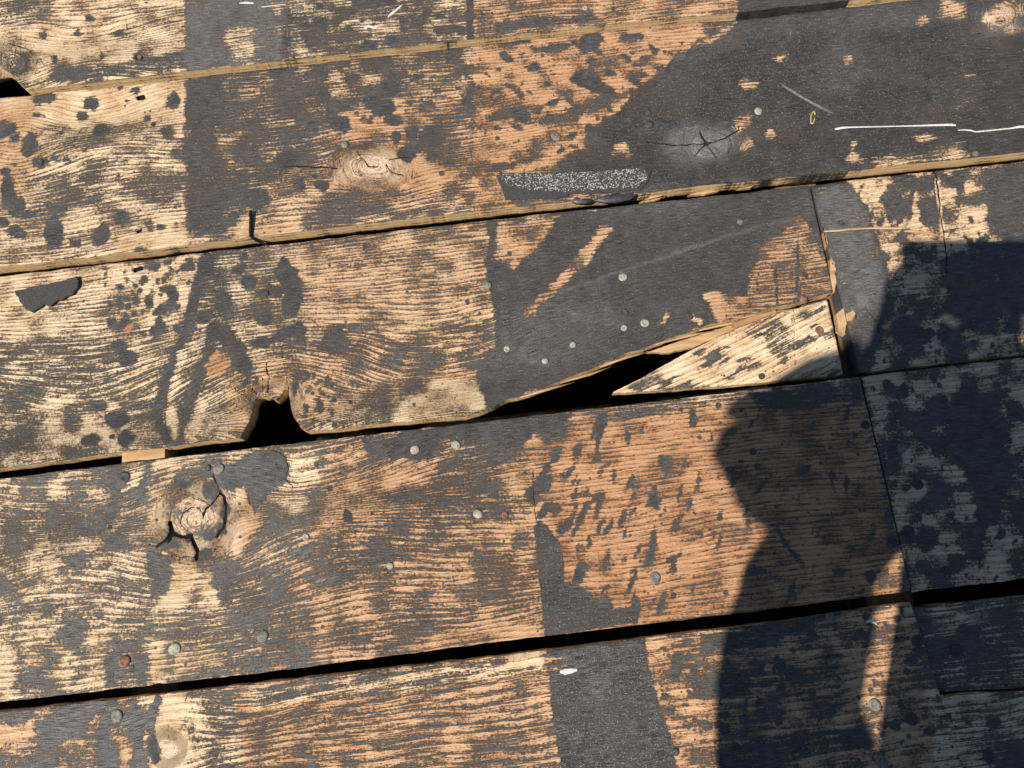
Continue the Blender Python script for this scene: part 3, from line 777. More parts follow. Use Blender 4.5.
CR_B = [(2.6, [(138, 97.5), (142, 97)]), (1.8, [(138, 232), (141, 231)]), (1.3, [(286, 167), (310, 167), (338, 168)]), (1.35, [(356, 152), (364, 160), (369, 167), (378, 166)]), (.9, [(340, 160), (343, 172), (352, 182)]),
        (1.2, [(386, 165), (392, 172), (404, 176)]), (1.2, [(388, 160), (398, 158), (410, 158)]),
        (1.3, [(648, 142), (675, 146), (706, 144)]), (1.3, [(700, 132), (706, 144), (716, 158)]), (1.2, [(706, 144), (724, 139), (738, 130)]), (1.1, [(706, 144), (694, 156)]), (1.0, [(728, 138), (731, 146), (727, 154)]), (.8, [(702, 138), (712, 146), (720, 152)]), (.6, [(676, 150), (690, 162), (716, 166)]),
        (1.0, [(992, 10), (1004, 26), (1012, 38)]), (.7, [(970, 20), (980, 36), (1000, 42), (1018, 34)])]
CR_A = [(2.0, [(138, 57), (141, 57)]), (.9, [(10, 44), (28, 50), (40, 58), (44, 66)]), (.8, [(16, 48), (14, 62), (8, 72)])]
CR_C = [(2.2, [(134, 270), (140, 268)]), (1.35, [(229, 384), (240, 392), (252, 401)]), (1.2, [(267, 362), (268, 378), (268, 394)]), (1.0, [(164, 412), (166, 430), (170, 440)]), (.7, [(334, 368), (330, 380)]),
        (1.1, [(247, 382), (256, 394)]), (1.0, [(262, 378), (263, 395)]), (.7, [(288, 388), (291, 380)]), (.5, [(776, 262), (777, 300)])]
CR_E = [(2.2, [(169, 523), (171, 532), (168, 540)]), (1.5, [(171, 534), (164, 541), (158, 546)]), (1.9, [(172, 534), (182, 537), (190, 536), (193, 543), (197, 552)]),
        (1.8, [(197, 552), (196, 560)]), (1.2, [(180, 524), (184, 512), (192, 507), (200, 508), (204, 516)]), (1.3, [(203, 518), (207, 508), (216, 498), (220, 492), (215, 480), (213, 474)]),
        (1.45, [(220, 492), (226, 504), (226, 516), (222, 528), (216, 537)]), (.9, [(158, 546), (148, 544), (140, 532)]), (.8, [(150, 552), (172, 556), (196, 558)]),
        (1.3, [(271, 448), (280, 454), (286, 458), (289, 466), (287, 474), (287, 480), (293, 486)]), (.9, [(249, 494), (250, 506), (247, 514)]), (.7, [(108, 652), (128, 650), (150, 652)]), (.6, [(113, 652), (114, 684)]), (.6, [(132, 656), (134, 686)]),
        (1.1, [(533, 470), (534, 500), (536, 520)])]
CR_G = [(.8, [(830, 656), (870, 646), (914, 632)]), (.7, [(792, 664), (830, 656)]), (.8, [(800, 618), (840, 606)])]
CR_F = [(1.3, [(935, 170), (939, 185), (941, 210), (946, 240), (947, 272)]), (.9, [(866, 306), (876, 322), (880, 332)])]

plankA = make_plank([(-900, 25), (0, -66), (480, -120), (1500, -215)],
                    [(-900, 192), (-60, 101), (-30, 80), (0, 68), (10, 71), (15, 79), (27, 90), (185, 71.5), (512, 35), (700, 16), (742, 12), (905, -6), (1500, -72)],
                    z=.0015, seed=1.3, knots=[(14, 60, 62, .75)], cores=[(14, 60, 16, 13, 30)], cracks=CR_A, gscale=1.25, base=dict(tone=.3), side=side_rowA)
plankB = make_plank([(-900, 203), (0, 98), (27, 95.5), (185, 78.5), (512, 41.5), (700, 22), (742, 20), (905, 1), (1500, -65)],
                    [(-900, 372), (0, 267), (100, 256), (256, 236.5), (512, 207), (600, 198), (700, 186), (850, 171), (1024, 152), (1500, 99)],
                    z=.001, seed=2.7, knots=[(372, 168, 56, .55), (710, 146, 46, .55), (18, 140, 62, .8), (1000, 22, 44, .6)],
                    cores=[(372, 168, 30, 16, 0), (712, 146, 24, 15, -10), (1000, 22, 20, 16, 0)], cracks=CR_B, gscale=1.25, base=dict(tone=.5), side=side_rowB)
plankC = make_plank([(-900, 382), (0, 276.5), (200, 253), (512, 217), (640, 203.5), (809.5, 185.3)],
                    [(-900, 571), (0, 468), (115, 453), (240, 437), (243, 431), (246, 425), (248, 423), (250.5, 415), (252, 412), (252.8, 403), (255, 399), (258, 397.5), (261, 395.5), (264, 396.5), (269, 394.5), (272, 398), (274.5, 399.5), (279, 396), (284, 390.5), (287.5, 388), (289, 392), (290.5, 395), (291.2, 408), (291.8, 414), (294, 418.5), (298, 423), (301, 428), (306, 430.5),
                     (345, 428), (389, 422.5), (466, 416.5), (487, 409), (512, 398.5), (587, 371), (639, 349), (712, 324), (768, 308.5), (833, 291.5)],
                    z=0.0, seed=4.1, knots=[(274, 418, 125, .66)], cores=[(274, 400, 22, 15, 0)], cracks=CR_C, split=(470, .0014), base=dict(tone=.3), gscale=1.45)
plankD = make_plank([(614, 390.5), (640, 378), (663, 365), (694, 347), (737, 327), (775, 312), (829, 298.5)],
                    [(614.5, 391.2), (650, 389.5), (722, 384.5), (780, 379), (845, 373)],
                    z=-.0045, seed=5.2, jag=.0011, thick=.0125, cracks=[(.5, [(795, 306), (797, 366)])], base=dict(tone=.05, tar=.2), gscale=.9, tilt=-.36)
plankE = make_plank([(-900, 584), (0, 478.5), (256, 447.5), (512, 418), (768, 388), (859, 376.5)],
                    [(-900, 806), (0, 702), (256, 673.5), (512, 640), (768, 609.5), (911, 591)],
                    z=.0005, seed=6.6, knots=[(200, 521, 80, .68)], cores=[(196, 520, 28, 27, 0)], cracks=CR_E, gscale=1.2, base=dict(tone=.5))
plankG = make_plank([(-900, 816), (0, 712), (256, 683.5), (512, 654.5), (768, 623), (911, 602.5)],
                    [(-900, 1060), (0, 950), (512, 886), (960, 830), (982, 828)],
                    z=-.0006, seed=8.9, knots=[(168, 750, 46, .6)], cores=[(168, 750, 12, 14, 0)], cracks=CR_G, base=dict(tone=.6), gscale=.75)
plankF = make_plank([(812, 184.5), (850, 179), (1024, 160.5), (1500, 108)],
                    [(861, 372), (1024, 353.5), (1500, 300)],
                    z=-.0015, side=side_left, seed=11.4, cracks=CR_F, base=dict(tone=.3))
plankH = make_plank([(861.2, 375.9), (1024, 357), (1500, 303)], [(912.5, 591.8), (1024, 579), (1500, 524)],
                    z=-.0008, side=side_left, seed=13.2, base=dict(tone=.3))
plankI = make_plank([(914, 607.5), (1024, 596), (1500, 541)], [(936.5, 692), (1024, 689), (1500, 640)],
                    z=-.003, side=side_left, seed=15.8, base=dict(tone=.3))
plankJ = make_plank([(938.5, 695), (1024, 691.5), (1500, 643)], [(985, 830), (1500, 770)],
                    z=-.002, side=side_left, seed=17.1, base=dict(tone=.3))
# boards beyond the picture, so that the deck goes on
ya = float(W(512, -123)[1]) + .006
yg = float(W(512, 888)[1]) - .008
PW = .187
for i in range(5):
    make_plank([(-1.25, ya + PW), (1.3, ya + PW)], [(-1.25, ya), (1.3, ya)], z=.001 * (i % 3 - 1), seed=21 + i * 1.7, fine=False, world=True)
    ya += PW + .006
for i in range(4):
    make_plank([(-1.25, yg), (1.3, yg)], [(-1.25, yg - PW), (1.3, yg - PW)], z=.001 * (i % 3 - 1), seed=41 + i * 1.7, fine=False, world=True)
    yg -= PW + .007


# ------------------------------------------------------------------ under the deck
DX0, DX1, DY0, DY1 = -1.2, 1.25, yg + .05, ya - .05
attic = link('attic_floor', box_mesh('attic_floor', DX0, DX1, DY0, DY1, -1.30, -1.25), ATTIC)
tag(attic, kind='structure')
for nm, b in (('attic_wall', (DX0 - .1, DX0, DY0 - .1, DY1 + .1)), ('attic_wall', (DX1, DX1 + .1, DY0 - .1, DY1 + .1)),
              ('attic_wall', (DX0, DX1, DY0 - .1, DY0)), ('attic_wall', (DX0, DX1, DY1, DY1 + .1))):
    o = link(nm, box_mesh(nm, b[0], b[1], b[2], b[3], -4.0, -.024), ATTIC); tag(o, kind='structure')
GROUND = simple('dry_ground', (.12, .11, .07), (.07, .085, .035), .0006, .95, .01)
gr = link('ground', pymesh('ground', [(-250, -250, -4), (250, -250, -4), (250, 250, -4), (-250, 250, -4)], [(0, 1, 2, 3)]), GROUND)
tag(gr, kind='structure')
for cx in (-.94, float(W(140, 460)[0]), float(W(872, 470)[0]), .93):
    d = -.034 if cx < .2 else -.0235
    o = link('rafter', box_mesh('rafter', cx - .021, cx + .021, DY0, DY1, d - .14, d), RAFTER, deck)
# light shim of wood showing in the gap under row C
o = link('shim', box_mesh('shim', float(W(118, 456)[0]), float(W(161, 456)[0]), float(W(140, 464)[1]), float(W(140, 446)[1]), -.034, -.0075), FRESH, deck)


def surf_z(pl, x, y):
    X, Y, Z = SURF[pl.name]
    return float(Z[np.argmin((X - x) ** 2 + (Y - y) ** 2)])


# ------------------------------------------------------------------ nails
def nail_mesh(name, r, kind='flat', seg=14):
    rn = random.Random(len(kind) * 100 + int(r * 1e5))
    prof = {'flat': [(0, .0007), (r * .72, .0007), (r, .0002), (r * .98, -.0012)],
            'dome': [(0, .0011), (r * .6, .0009), (r, .0002), (r * .98, -.0012)],
            'dish': [(0, .0000), (r * .45, .0001), (r * .7, .0008), (r, .0002), (r * .98, -.0012)]}[kind]
    v = [(0, 0, prof[0][1])]; f = []
    for (rr, zz) in prof[1:]:
        for i in range(seg):
            a = 2 * math.pi * i / seg
            q = rr * (1 + .05 * math.sin(2 * a + r * 999) + .02 * rn.random())
            v.append((q * math.cos(a), q * math.sin(a), zz))
    for i in range(seg): f.append((0, 1 + i, 1 + (i + 1) % seg))
    for j in range(len(prof) - 2):
        for i in range(seg):
            a = 1 + j * seg + i; b = 1 + j * seg + (i + 1) % seg
            f.append((a, a + seg, b + seg, b))
    return pymesh(name, v, f, True)


NM = {}
for k_, mt in (('z', ZINC), ('p', PALE), ('d', DULL), ('r', RUST)):
    for kd in ('flat', 'dome', 'dish'):
        for r in (.0034, .0046, .0056):
            me = nail_mesh('nail', r * .92, kd); me.materials.append(mt); NM[k_, kd, r] = me


def nail(pl, x, y, k='z', kd='flat', r=.0046, tilt=0.08):
    p = W(x, y); z = surf_z(pl, p[0], p[1])
    o = link('nail', NM[k, kd, r], None, pl)
    o.location = (p[0], p[1], z + .0004)
    o.rotation_euler = (random.uniform(-tilt, tilt), random.uniform(-tilt, tilt), random.uniform(0, 6.28))
    return o


S, L = .0034, .0056
for a in ((300, 9, 'z', 'flat', .0046), (139, 56, 'r', 'dome', S), (585, 9, 'p', 'dish', S)): nail(plankA, *a)
for a in ((345, 145, 'z', 'dome', .0046), (556, 137, 'z', 'flat', L), (758, 112, 'p', 'flat', .0046), (40, 163, 'd', 'dish', .0046), (649, 125, 'd', 'dome', .0046), (648, 113, 'd', 'flat', S), (975, 154, 'z', 'flat', S)): nail(plankB, *a)
for a in ((265, 294, 'd', 'flat', .0046), (487, 285, 'z', 'flat', .0046), (623, 277, 'p', 'flat', .0046), (624, 328, 'p', 'dish', S), (645, 323, 'p', 'dish', .0046), (507, 349, 'p', 'dish', S),
          (804, 299, 'r', 'dome', .0046), (573, 345, 'p', 'flat', S), (545, 361, 'p', 'flat', S), (624, 313, 'd', 'dish', .0046), (690, 317, 'd', 'flat', S), (740, 222, 'z', 'flat', S), (383, 440, 'd', 'dome', S)): nail(plankC, *a) if a[1] < 400 else None
for a in ((821, 329, 'r', 'dish', .0046), (763, 375, 'd', 'flat', S)): nail(plankD, *a)
for a in ((415, 450, 'p', 'flat', .0046), (456, 445, 'p', 'dome', .0046), (478, 514, 'p', 'dome', .0046), (125, 477, 'd', 'dish', L), (219, 469, 'z', 'flat', .0056), (263, 636, 'z', 'dome', L), (175, 649, 'p', 'flat', .0056),
          (125, 661, 'r', 'dome', .0056), (655, 578, 'z', 'dish', .0056), (865, 425, 'd', 'dish', .0046), (892, 541, 'd', 'dish', L), (390, 566, 'p', 'flat', S), (306, 537, 'p', 'dish', S), (862, 508, 'r', 'flat', .0046), (505, 515, 'r', 'dish', S), (208, 468, 'd', 'flat', S)): nail(plankE, *a)
for a in ((117, 716, 'z', 'dish', L), (831, 618, 'z', 'flat', .0046), (918, 641, 'd', 'dish', L), (875, 705, 'z', 'dish', L), (912, 719, 'd', 'dish', L), (882, 762, 'z', 'flat', L), (676, 752, 'd', 'flat', S)): nail(plankG, *a)
for a in ((852, 316, 'r', 'dome', L), (841, 223, 'd', 'dish', S), (896, 226, 'r', 'dome', S)): nail(plankF, *a)
for a in ((902, 448, 'z', 'flat', .0046), (918, 484, 'd', 'dish', L), (998, 544, 'p', 'flat', .0046), (909, 531, 'd', 'flat', L), (946, 590 - 20, 'd', 'flat', S)): nail(plankH, *a)
for a in ((959, 650, 'd', 'dish', L),): nail(plankI, *a)
for a in ((990, 757, 'd', 'dish', L),): nail(plankJ, *a)


# ------------------------------------------------------------------ flat pieces with thickness
def slab(name, pts, z0, th, mat, parent=None, curl=None, bev=.0006, nsub=4, rough=.0005):
    """polygon (survey marks) as a slab with a bevelled, slightly ragged rim; curl(x, y) lifts it"""
    P = []
    pts = [np.array(p, float) for p in pts]
    for i in range(len(pts)):
        a, b = pts[i], pts[(i + 1) % len(pts)]
        n = max(1, int(np.hypot(*(b - a)) / 3.0)) if nsub else 1
        for j in range(n):
            P.append(a + (b - a) * j / n)
    P = np.array(P); w = W(P[:, 0], P[:, 1])[:, :2]
    w = w + rough * (rng.random(w.shape) - .5) * 2
    c = w.mean(0); n = len(w)
    area = np.sum(w[:, 0] * np.roll(w[:, 1], -1) - np.roll(w[:, 0], -1) * w[:, 1])
    if area < 0: w = w[::-1]
    nxt = np.roll(w, -1, 0) - np.roll(w, 1, 0)
    nrm = np.stack([nxt[:, 1], -nxt[:, 0]], 1); nrm /= np.linalg.norm(nrm, axis=1)[:, None] + 1e-9
    rings = [(w, z0), (w, z0 + th - bev), (w - nrm * bev, z0 + th)]
    cz = curl or (lambda x, y: 0)
    v = []
    for (r_, zz) in rings:
        for q in r_: v.append((q[0], q[1], zz + cz(q[0], q[1])))
    f = []
    for k in range(2):
        for i in range(n):
            j = (i + 1) % n
            f.append((k * n + i, k * n + j, (k + 1) * n + j, (k + 1) * n + i))
    f.append(tuple(range(2 * n, 3 * n))); f.append(tuple(range(n - 1, -1, -1)))
    me = pymesh(name, v, f)
    return link(name, me, mat, parent)


def granules():
    k = NT('mineral_granules'); P = k.objpos()
    vn = k.n.new('ShaderNodeTexVoronoi'); vn.inputs['Scale'].default_value = .62
    k.t.links.new(P, vn.inputs['Vector'])
    gs = k.n.new('ShaderNodeSeparateColor'); k.t.links.new(vn.outputs['Color'], gs.inputs[0])
    n = k.noise(P, .05, 3.0, .6, dim='3D')
    f = k.mul(k.ss(gs.outputs[0], .25, .75), k.ss(vn.outputs['Distance'], .62, .30))
    f = k.mul(f, k.ss(n, .22, .55))
    k.set(k.b.inputs['Base Color'], k.mix(f, (.045, .045, .042), (.44, .43, .38)))
    k.b.inputs['Roughness'].default_value = .7
    k.set(k.b.inputs['Normal'], k.bump(k.math('SUBTRACT', 1.0, vn.outputs['Distance']), 1.0, .0009))
    return k.m


GRAN = granules()
zb = .0012
strip = bpy.data.objects.new('shingle_strip', None); col.objects.link(strip)
c0 = W(572, 188); strip.location = (0, 0, 0)
slab('tar_backing', [(496, 177), (505, 174), (550, 174), (603, 171), (645, 168), (650, 173), (648, 182), (640, 191), (610, 193), (572, 195), (560, 199), (532, 200), (506, 201), (502, 190)], zb, .0016, TARF, strip)
g = slab('granule_face', [(500, 178), (506, 175.5), (550, 175.5), (603, 172.5), (645, 169.5), (648, 174), (646, 182), (637, 189), (610, 190), (568, 193), (545, 192), (520, 190), (508, 187)], zb + .0017, .0014, GRAN, strip, rough=.0009)
tag(strip, 'narrow strip of grey granulated roofing shingle on the seam near the top middle', 'shingle scrap')


def lip(name, pts, parent):
    """glossy fold of tar hanging over the board's edge"""
    v = []; f = []; m = 7
    for (x, y, wd) in pts:
        c = W(x, y)
        for j in range(m):
            a = math.pi * (j / (m - 1)) - .25
            v.append((c[0] + .0004 * math.sin(j * 3 + x), c[1] - wd * .62 * math.cos(a - math.pi / 2) * 0 - wd * (math.cos(a) * .5 + .3), .0008 + wd * .26 * math.sin(a) - .0022 - .0012 * abs(math.sin(x * 1.7 + j))))
    n = len(pts)
    for i in range(n - 1):
        for j in range(m - 1):
            a = i * m + j
            f.append((a, a + 1, a + m + 1, a + m))
    for i in range(n - 1): f.append((i * m + m - 1, i * m, (i + 1) * m, (i + 1) * m + m - 1))
    f.append(tuple(range(m - 1, -1, -1))); f.append(tuple((n - 1) * m + j for j in range(m)))
    me = pymesh(name, v, f, True)
    return link(name, me, TARG, parent)


lip('tar_fold', [(569, 197, .004), (576, 197, .009), (584, 196.5, .010), (592, 197, .006)], strip)
lip('tar_fold', [(594, 197, .005), (604, 195, .011), (618, 193.5, .012), (630, 191, .011), (637, 190, .006)], strip)

flake = slab('tar_flake', [(16, 293), (30, 289), (50, 285), (66, 281), (78, 278), (81, 282), (80, 288), (75, 295), (66, 299), (57, 303), (53, 307), (46, 306), (34, 314), (27, 310), (22, 302)], .0005, .0032, TARF, None, rough=.0007)
tag(flake, 'flat dark grey flake of roofing felt on the pale boards at the left edge', 'felt scrap')


def tube(name, pts, rad, mat, parent=None, seg=6):
    """round bar along world points; rad one value or one per point"""
    P = [Vector(p) for p in pts]; n = len(P); v = []; f = []
    rs = rad if isinstance(rad, (list, tuple)) else [rad] * n
    for i, p in enumerate(P):
        t = (P[min(i + 1, n - 1)] - P[max(i - 1, 0)]).normalized()
        s = t.cross(Vector((0, 0, 1))) if abs(t.z) < .9 else t.cross(Vector((1, 0, 0)))
        s.normalize(); b = s.cross(t)
        for j in range(seg):
            a = 2 * math.pi * j / seg
            v.append(p + (s * math.cos(a) + b * math.sin(a)) * rs[i])
    for i in range(n - 1):
        for j in range(seg):
            a = i * seg + j; c = i * seg + (j + 1) % seg
            f.append((a, c, c + seg, a + seg))
    f.append(tuple(range(seg - 1, -1, -1))); f.append(tuple((n - 1) * seg + j for j in range(seg)))
    me = pymesh(name, v, f, True)
    return link(name, me, mat, parent)


def on(px, py, h):
    p = W(px, py); return (p[0], p[1], h)


# small loose things
o = tube('metal_rod', [on(781, 87, .0030), on(790, 92, .0026), on(803, 100, .0024), (*W(818, 108)[:2], .0024), on(833, 115, .0020)], [.0012, .0016, .0015, .0017, .0012], STEEL)
tag(o, 'thin grey metal rod lying on the black tarred board at upper right', 'metal rod')
cs = W(812, 119)
ring_pts = [(cs[0] + .0032 * math.cos(a) * .62 + .0060 * math.sin(a) * .38, cs[1] + .0070 * math.sin(a), .0024) for a in np.linspace(.4, 6.2, 16)]
o = tube('staple', ring_pts, .0009, BRASS); tag(o, 'small yellowish bent wire staple below the grey metal rod', 'staple')
o = tube('loose_nail', [on(974, 116.5, .0028), on(975.5, 117.5, .0028), on(976, 118, .0026), on(985, 123, .0022)], [.0026, .0026, .0013, .0009], DULL, seg=8)
tag(o, 'small dark loose nail above the ragged white paint streak at upper right', 'nail')
# nail standing up out of the seam under row B
o = tube('bent_nail', [on(252.6, 213.5, .0052), on(252.2, 222, .0040), on(251.6, 232, .0030), on(251.2, 236.5, .0016), on(255, 239, -.0035), on(262, 241, -.0060), on(269, 242.5, -.0090)], [.0016, .0018, .0018, .0018, .0014, .0012, .0008], BLACK, seg=8)
tag(o, 'bent black nail sticking out of the seam below the upper left tar patch', 'nail')

# white paint marks, thin skins of paint on the boards
def paint(pl, pts, name='paint_streak'):
    v = []; f = []
    n = len(pts)
    for i, (x, y, w) in enumerate(pts):
        p = W(x, y); z = surf_z(pl, p[0], p[1])
        for dy, dz in ((w * .36, .0000), (w * .18, .0004), (-w * .18, .0004), (-w * .36, .0000)):
            v.append((p[0], p[1] + dy * .00092, z + .0002 + dz))
    for i in range(n - 1):
        for j in range(3):
            a = i * 4 + j; f.append((a, a + 1, a + 5, a + 4))
    me = pymesh(name, v, f, True)
    return link(name, me, PAINT, pl)


paint(plankB, [(834, 130, 2.5), (837, 129.5, 4), (842, 128.5, 3.6), (850, 128, 2.4), (870, 127.6, 2.2), (895, 127, 1.8), (915, 126.5, 2.6), (930, 126, 3.2), (945, 125.5, 3.8), (952, 125.5, 4.2), (955, 126, 2.6)])
paint(plankB, [(957, 131, 1.6), (964, 130.5, 2), (970, 131, 2.8), (975, 132.5, 2.2), (985, 131.5, 2), (1000, 130, 2.4), (1010, 129, 2.2), (1018, 127.5, 4), (1030, 127, 5), (1050, 126.5, 3)])
paint(plankA, [(388, 18, 3), (391, 15, 6), (395, 12, 5), (400, 8, 4), (402, 6, 2)]); paint(plankA, [(364, 28, 2), (369, 27, 5), (374, 28, 4), (378, 27, 2)])
paint(plankA, [(240, 4, 2), (246, 3.5, 4), (254, 4, 3)]); paint(plankA, [(262, 8, 1.5), (274, 6.5, 1.6), (286, 5, 1.2)])
paint(plankG, [(560, 672, 3), (565, 672, 7), (571, 671, 6), (577, 670, 3)]); paint(plankG, [(866, 622, 2), (871, 621, 4), (877, 624, 3)])
paint(plankF, [(962, 100, 1), (963, 100, 1)]) if False else None


# ------------------------------------------------------------------ splinters and slivers
def sliver(pl, pts, z0, th, mat=FRESH, name='sliver', curl=None):
    return slab(name, pts, z0, th, mat, pl, curl=curl, rough=.0004, bev=.0008)


sliver(plankC, [(648, 349), (672, 341), (700, 332), (733, 321.5), (737, 326), (715, 336), (694, 345), (668, 350)], -.0150, .0060)
sliver(plankC, [(733, 321), (752, 315.5), (776, 309), (778, 311.5), (757, 320), (737, 327)], -.0105, .0090, RAW := simple('orange_split_wood', (.44, .27, .14), (.28, .15, .07), .12, .8, .0004, stretch=(.2, 1, 1)))
for q in ([(831, 254), (836, 262), (839, 276), (835, 292), (831, 282)], [(837, 313), (845, 306), (848, 322), (846, 334), (840, 330)],
          [(823, 222), (825, 226), (829, 242), (827, 248)]):
    sliver(plankF, q, -.010, .0085)
sliver(plankF, [(846, 314), (853, 310), (856, 314), (852, 320), (847, 321)], -.001, .0022)
# long pale scratch-like splinters lying across row F
tube('splinter', [on(824, 231.5, .0002), on(838, 231, .0006), on(850, 229.5, .0006), on(870, 228.6, .0008), on(890, 228.8, .0008), on(900, 229, .0010), on(907, 224.5, .0020)], [.0008, .0011, .0012, .0010, .0012, .0014, .0009], FRESH, plankF)
tube('splinter', [on(904, 231.5, .0006), on(915, 232, .0008), on(930, 234, .0008), on(944, 237.5, .0006)], [.0008, .0018, .0014, .0007], FRESH, plankF)
# ragged fibres along the torn edge of row B
for q in ([(640, 199), (652, 193), (662, 191.5), (667, 192.5), (655, 197.5)], [(689, 192), (700, 188), (716, 186.2), (722, 187), (706, 191)], [(738, 186), (746, 182.5), (758, 181), (752, 184.5)]):
    sliver(plankB, q, -.0100, .0040)
# torn fibres along the split
for (a_, b_, c_) in (((520, 396.5), (548, 387), (575, 377.5)), ((600, 366), (628, 354.5), (650, 347)), ((655, 343.5), (690, 333), (716, 325.5)), ((560, 382), (590, 372), (612, 362)), ((740, 317), (770, 310), (800, 303)), ((700, 329), (730, 321), (752, 314))):
    tube('splinter', [on(*a_, -.004), on(b_[0], b_[1] + 1.0, -.0055), on(c_[0], c_[1] + 2.4, -.008)], [.0006, .0014, .0003], FRESH, plankC, seg=5)

# ------------------------------------------------------------------ the photographer, kneeling beyond the lower edge; only the shadow reaches the boards in view
CLOTH = simple('navy_work_jacket', (.035, .045, .075), (.02, .026, .045), .06, .9, .0006)
SKIN = simple('skin', (.55, .33, .24), (.46, .26, .18), .05, .55, .0002)
HAIR = simple('dark_hair', (.03, .02, .015), (.05, .035, .025), .4, .6, .0005)
PHONEM = simple('black_phone_glass', (.02, .02, .022), (.025, .025, .028), .02, .2, .00001)


def J(px, py, h):
    p = W(px, py); return Vector((p[0] - h * KX, p[1] - h * KY, h))


def V3(a): return Vector((float(a[0]), float(a[1]), float(a[2])))


Xc, Yc, Zc, C0 = V3(x_), V3(y_), V3(z_), V3(CAM)
pc = C0 + Xc * .0595 - Yc * .0215 + Zc * .008           # phone centre, lens at its upper left corner
neckb = J(786, 668, .740)
chest = J(862, 925, .60)
pelvis = Vector((chest.x - .06, chest.y - .10, .25))
head = J(826, 447, .915)
lsh = J(796, 590, .735); lel = J(925, 428, .600)
lha = pc - Xc * .076 - Yc * .022 + Zc * .012
rsh = J(975, 868, .690); rel = J(970, 706, .520)
rha = pc + Xc * .010 - Yc * .044 + Zc * .012
vs_, es_, rr_ = [], [], []


def sv(p, r):
    vs_.append(tuple(p)); rr_.append(r); return len(vs_) - 1


def chain(i, *pr):
    for p, r in pr:
        j = sv(p, r); es_.append((i, j)); i = j
    return i


ip = sv(pelvis, .145)
ic = chain(ip, (pelvis.lerp(chest, .5), .135), (chest, .13))
inb = chain(ic, (J(846, 872, .63), .098), (J(775, 765, .69), .050), (neckb, .047))
ih = chain(inb, (J(808, 560, .81), .047), (J(818, 508, .86), .046), (head + Vector((.01, 0, -.01)), .078), (head + Vector((0, .012, .055)), .064))
il = chain(inb, (lsh, .052), (lsh.lerp(lel, .5), .052), (lel, .056), (lel.lerp(lha, .55), .056), (lha - (lha - lel).normalized() * .035, .030))
ir = chain(ic, (rsh, .080), (rsh.lerp(rel, .55), .080), (rel, .072), (rel.lerp(rha, .4), .064), (rel.lerp(rha, .75), .074), (rha - (rha - rel).normalized() * .02, .080))
for s_ in (1, -1):
    hip = pelvis + Vector((.02, .10 * s_, -.06)); kn = Vector((pelvis.x + .36, pelvis.y + .13 * s_ - .05, .075)); an = Vector((pelvis.x - .02, pelvis.y + .14 * s_ - .03, .06))
    chain(ip, (hip, .10), (hip.lerp(kn, .5), .085), (kn, .066), (kn.lerp(an, .5), .058), (an, .042), (an + Vector((-.10, 0, -.015)), .040), (an + Vector((-.16, 0, -.02)), .030))
me = bpy.data.meshes.new('person'); me.from_pydata(vs_, es_, []); me.update()
body = bpy.data.objects.new('person', me); col.objects.link(body)
md = body.modifiers.new('skin', 'SKIN'); md.use_smooth_shade = True
for i, r in enumerate(rr_):
    me.skin_vertices[0].data[i].radius = (r, r)
me.skin_vertices[0].data[0].use_root = True
sb = body.modifiers.new('sub', 'SUBSURF'); sb.levels = 2; sb.render_levels = 2
me.materials.append(CLOTH)
tag(body, 'person in dark clothing kneeling over the boards, seen only by the large shadow at right', 'person')


def skin_part(name, chains, mat, parent, lev=1):
    v, e, r = [], [], []
    for root, cs_ in chains:
        b0 = len(v)
        for (par, p, rad) in cs_:
            v.append(tuple(p)); r.append(rad)
            if par is not None: e.append((b0 + par, len(v) - 1))
    m_ = bpy.data.meshes.new(name); m_.from_pydata(v, e, []); m_.update()
    o_ = bpy.data.objects.new(name, m_); col.objects.link(o_); o_.parent = parent
    o_.modifiers.new('skin', 'SKIN').use_smooth_shade = True
    for i_, q in enumerate(r): m_.skin_vertices[0].data[i_].radius = (q, q)
    k0 = 0
    for root, cs_ in chains: m_.skin_vertices[0].data[k0].use_root = True; k0 += len(cs_)
    z = o_.modifiers.new('sub', 'SUBSURF'); z.levels = lev; z.render_levels = lev
    m_.materials.append(mat)
    return o_


for (ha, sg, el) in ((lha, 1, lel), (rha, -1, rel)):
    cs_ = [(None, ha - (ha - el).normalized() * .03, .026), (0, ha - Xc * .006 * sg, .030), (1, ha + Xc * .004 * sg + Yc * .020, .028)]
    for q in range(4):                                    # four fingers along the back edge of the phone
        off = Yc * (.026 - .018 * q); ln = (.030, .036, .034, .026)[q]
        k0 = len(cs_)
        cs_ += [(1, ha + off + Xc * sg * .006 - Zc * .004, .0092), (k0, ha + off + Xc * sg * (.006 + ln * .6) - Zc * .0060 + Zc * .002, .0085), (k0 + 1, ha + off + Xc * sg * (.008 + ln) + Zc * .001, .0075)]
    k0 = len(cs_)                                         # thumb on the screen side
    cs_ += [(1, ha - Yc * .016 + Zc * .014 + Xc * sg * .006, .0105), (k0, ha - Yc * .006 + Zc * .016 + Xc * sg * .026, .0095), (k0 + 1, ha + Yc * .004 + Zc * .014 + Xc * sg * .044, .0082)]
    skin_part('hand', [(0, cs_)], SKIN, body, 1)


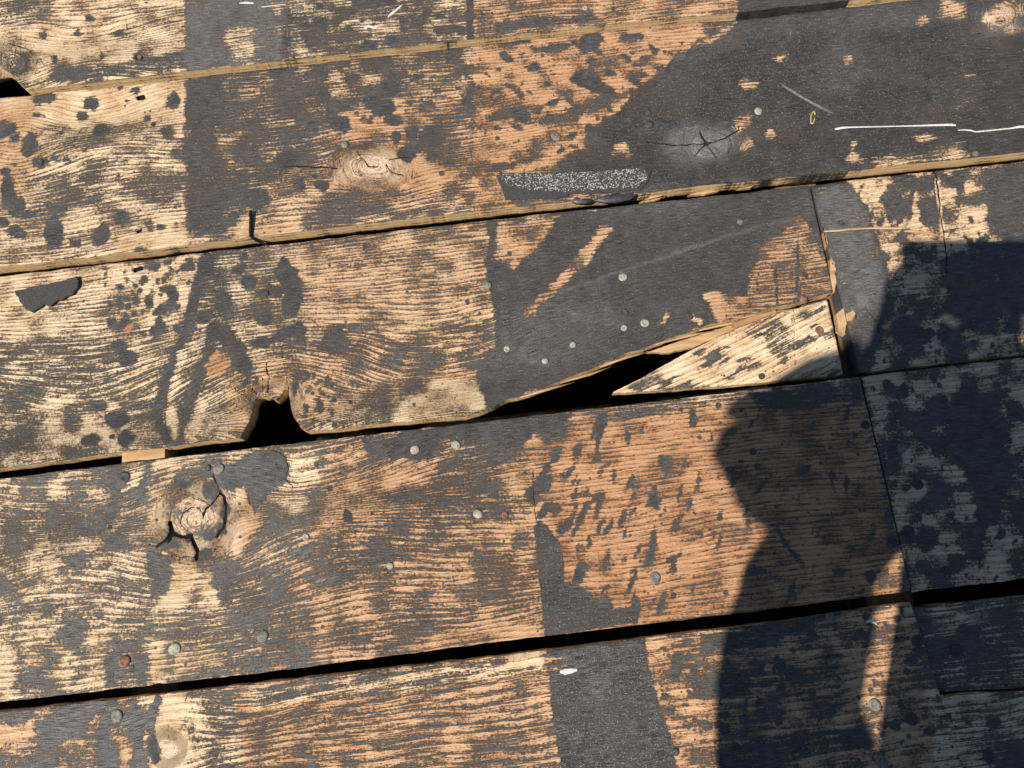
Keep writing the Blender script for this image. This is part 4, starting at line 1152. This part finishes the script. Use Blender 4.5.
def ellipsoid(name, c, rx, ry, rz, mat, parent, keep=None, seg=20, rot=None):
    v = []; f = []; n = 12
    for i in range(n + 1):
        a = math.pi * i / n
        for j in range(seg):
            b = 2 * math.pi * j / seg
            p = Vector((rx * math.sin(a) * math.cos(b), ry * math.sin(a) * math.sin(b), rz * math.cos(a)))
            v.append(c + (rot @ p if rot else p))
    for i in range(n):
        if keep and i >= keep: break
        for j in range(seg):
            f.append((i * seg + j, (i + 1) * seg + j, (i + 1) * seg + (j + 1) % seg, i * seg + (j + 1) % seg))
    return link(name, pymesh(name, v, f, True), mat, parent)


fwd = (C0 - head).normalized(); fh = Vector((fwd.x, fwd.y, 0)).normalized(); sdv = Vector((-fh.y, fh.x, 0))
ellipsoid('face', head + fh * .022 + Vector((0, 0, -.012)), .075, .070, .095, SKIN, body)
ellipsoid('nose', head + fh * .100 + Vector((0, 0, -.02)), .014, .012, .022, SKIN, body)
for s_ in (1, -1):
    ellipsoid('ear', head + sdv * (.076 * s_) + Vector((0, 0, -.012)), .018, .009, .030, SKIN, body)
    ellipsoid('eye', head + fh * .086 + sdv * (.031 * s_) + Vector((0, 0, .012)), .010, .012, .009, PAINT, body)
ellipsoid('mouth', head + fh * .092 + Vector((0, 0, -.062)), .008, .024, .006, RUST, body)
ellipsoid('hair', head + Vector((-.012 * fh.x, -.012 * fh.y, .012)), .080, .072, .084, HAIR, body, keep=8)

bc = J(766, 450, .915)
ellipsoid('cap_peak', bc, .050, .034, .010, HAIR, body)
ph = bpy.data.objects.new('phone', None); col.objects.link(ph)
tag(ph, 'dark phone held level over the boards by the kneeling person', 'phone')


def rbox(name, hx, hy, hz, rad, mat, off=0.0):
    v = []; f = []; n = 0; out = []
    for (cx, cy, a0) in ((hx - rad, hy - rad, 0), (-hx + rad, hy - rad, 90), (-hx + rad, -hy + rad, 180), (hx - rad, -hy + rad, 270)):
        for q in range(5):
            a = math.radians(a0 + q * 22.5); out.append((cx + rad * math.cos(a), cy + rad * math.sin(a)))
    n = len(out)
    for zz in (-hz, hz):
        for (a, b) in out: v.append(pc + Xc * a + Yc * b + Zc * (zz + off))
    f = [tuple(range(n - 1, -1, -1)), tuple(range(n, 2 * n))] + [(i, (i + 1) % n, n + (i + 1) % n, n + i) for i in range(n)]
    return link(name, pymesh(name, v, f), mat, ph)


rbox('case', .0735, .0355, .0039, .009, PHONEM)
rbox('screen', .0700, .0325, .0002, .007, simple('screen_glass', (.03, .03, .035), (.04, .04, .045), .01, .1, .00001), .0043)
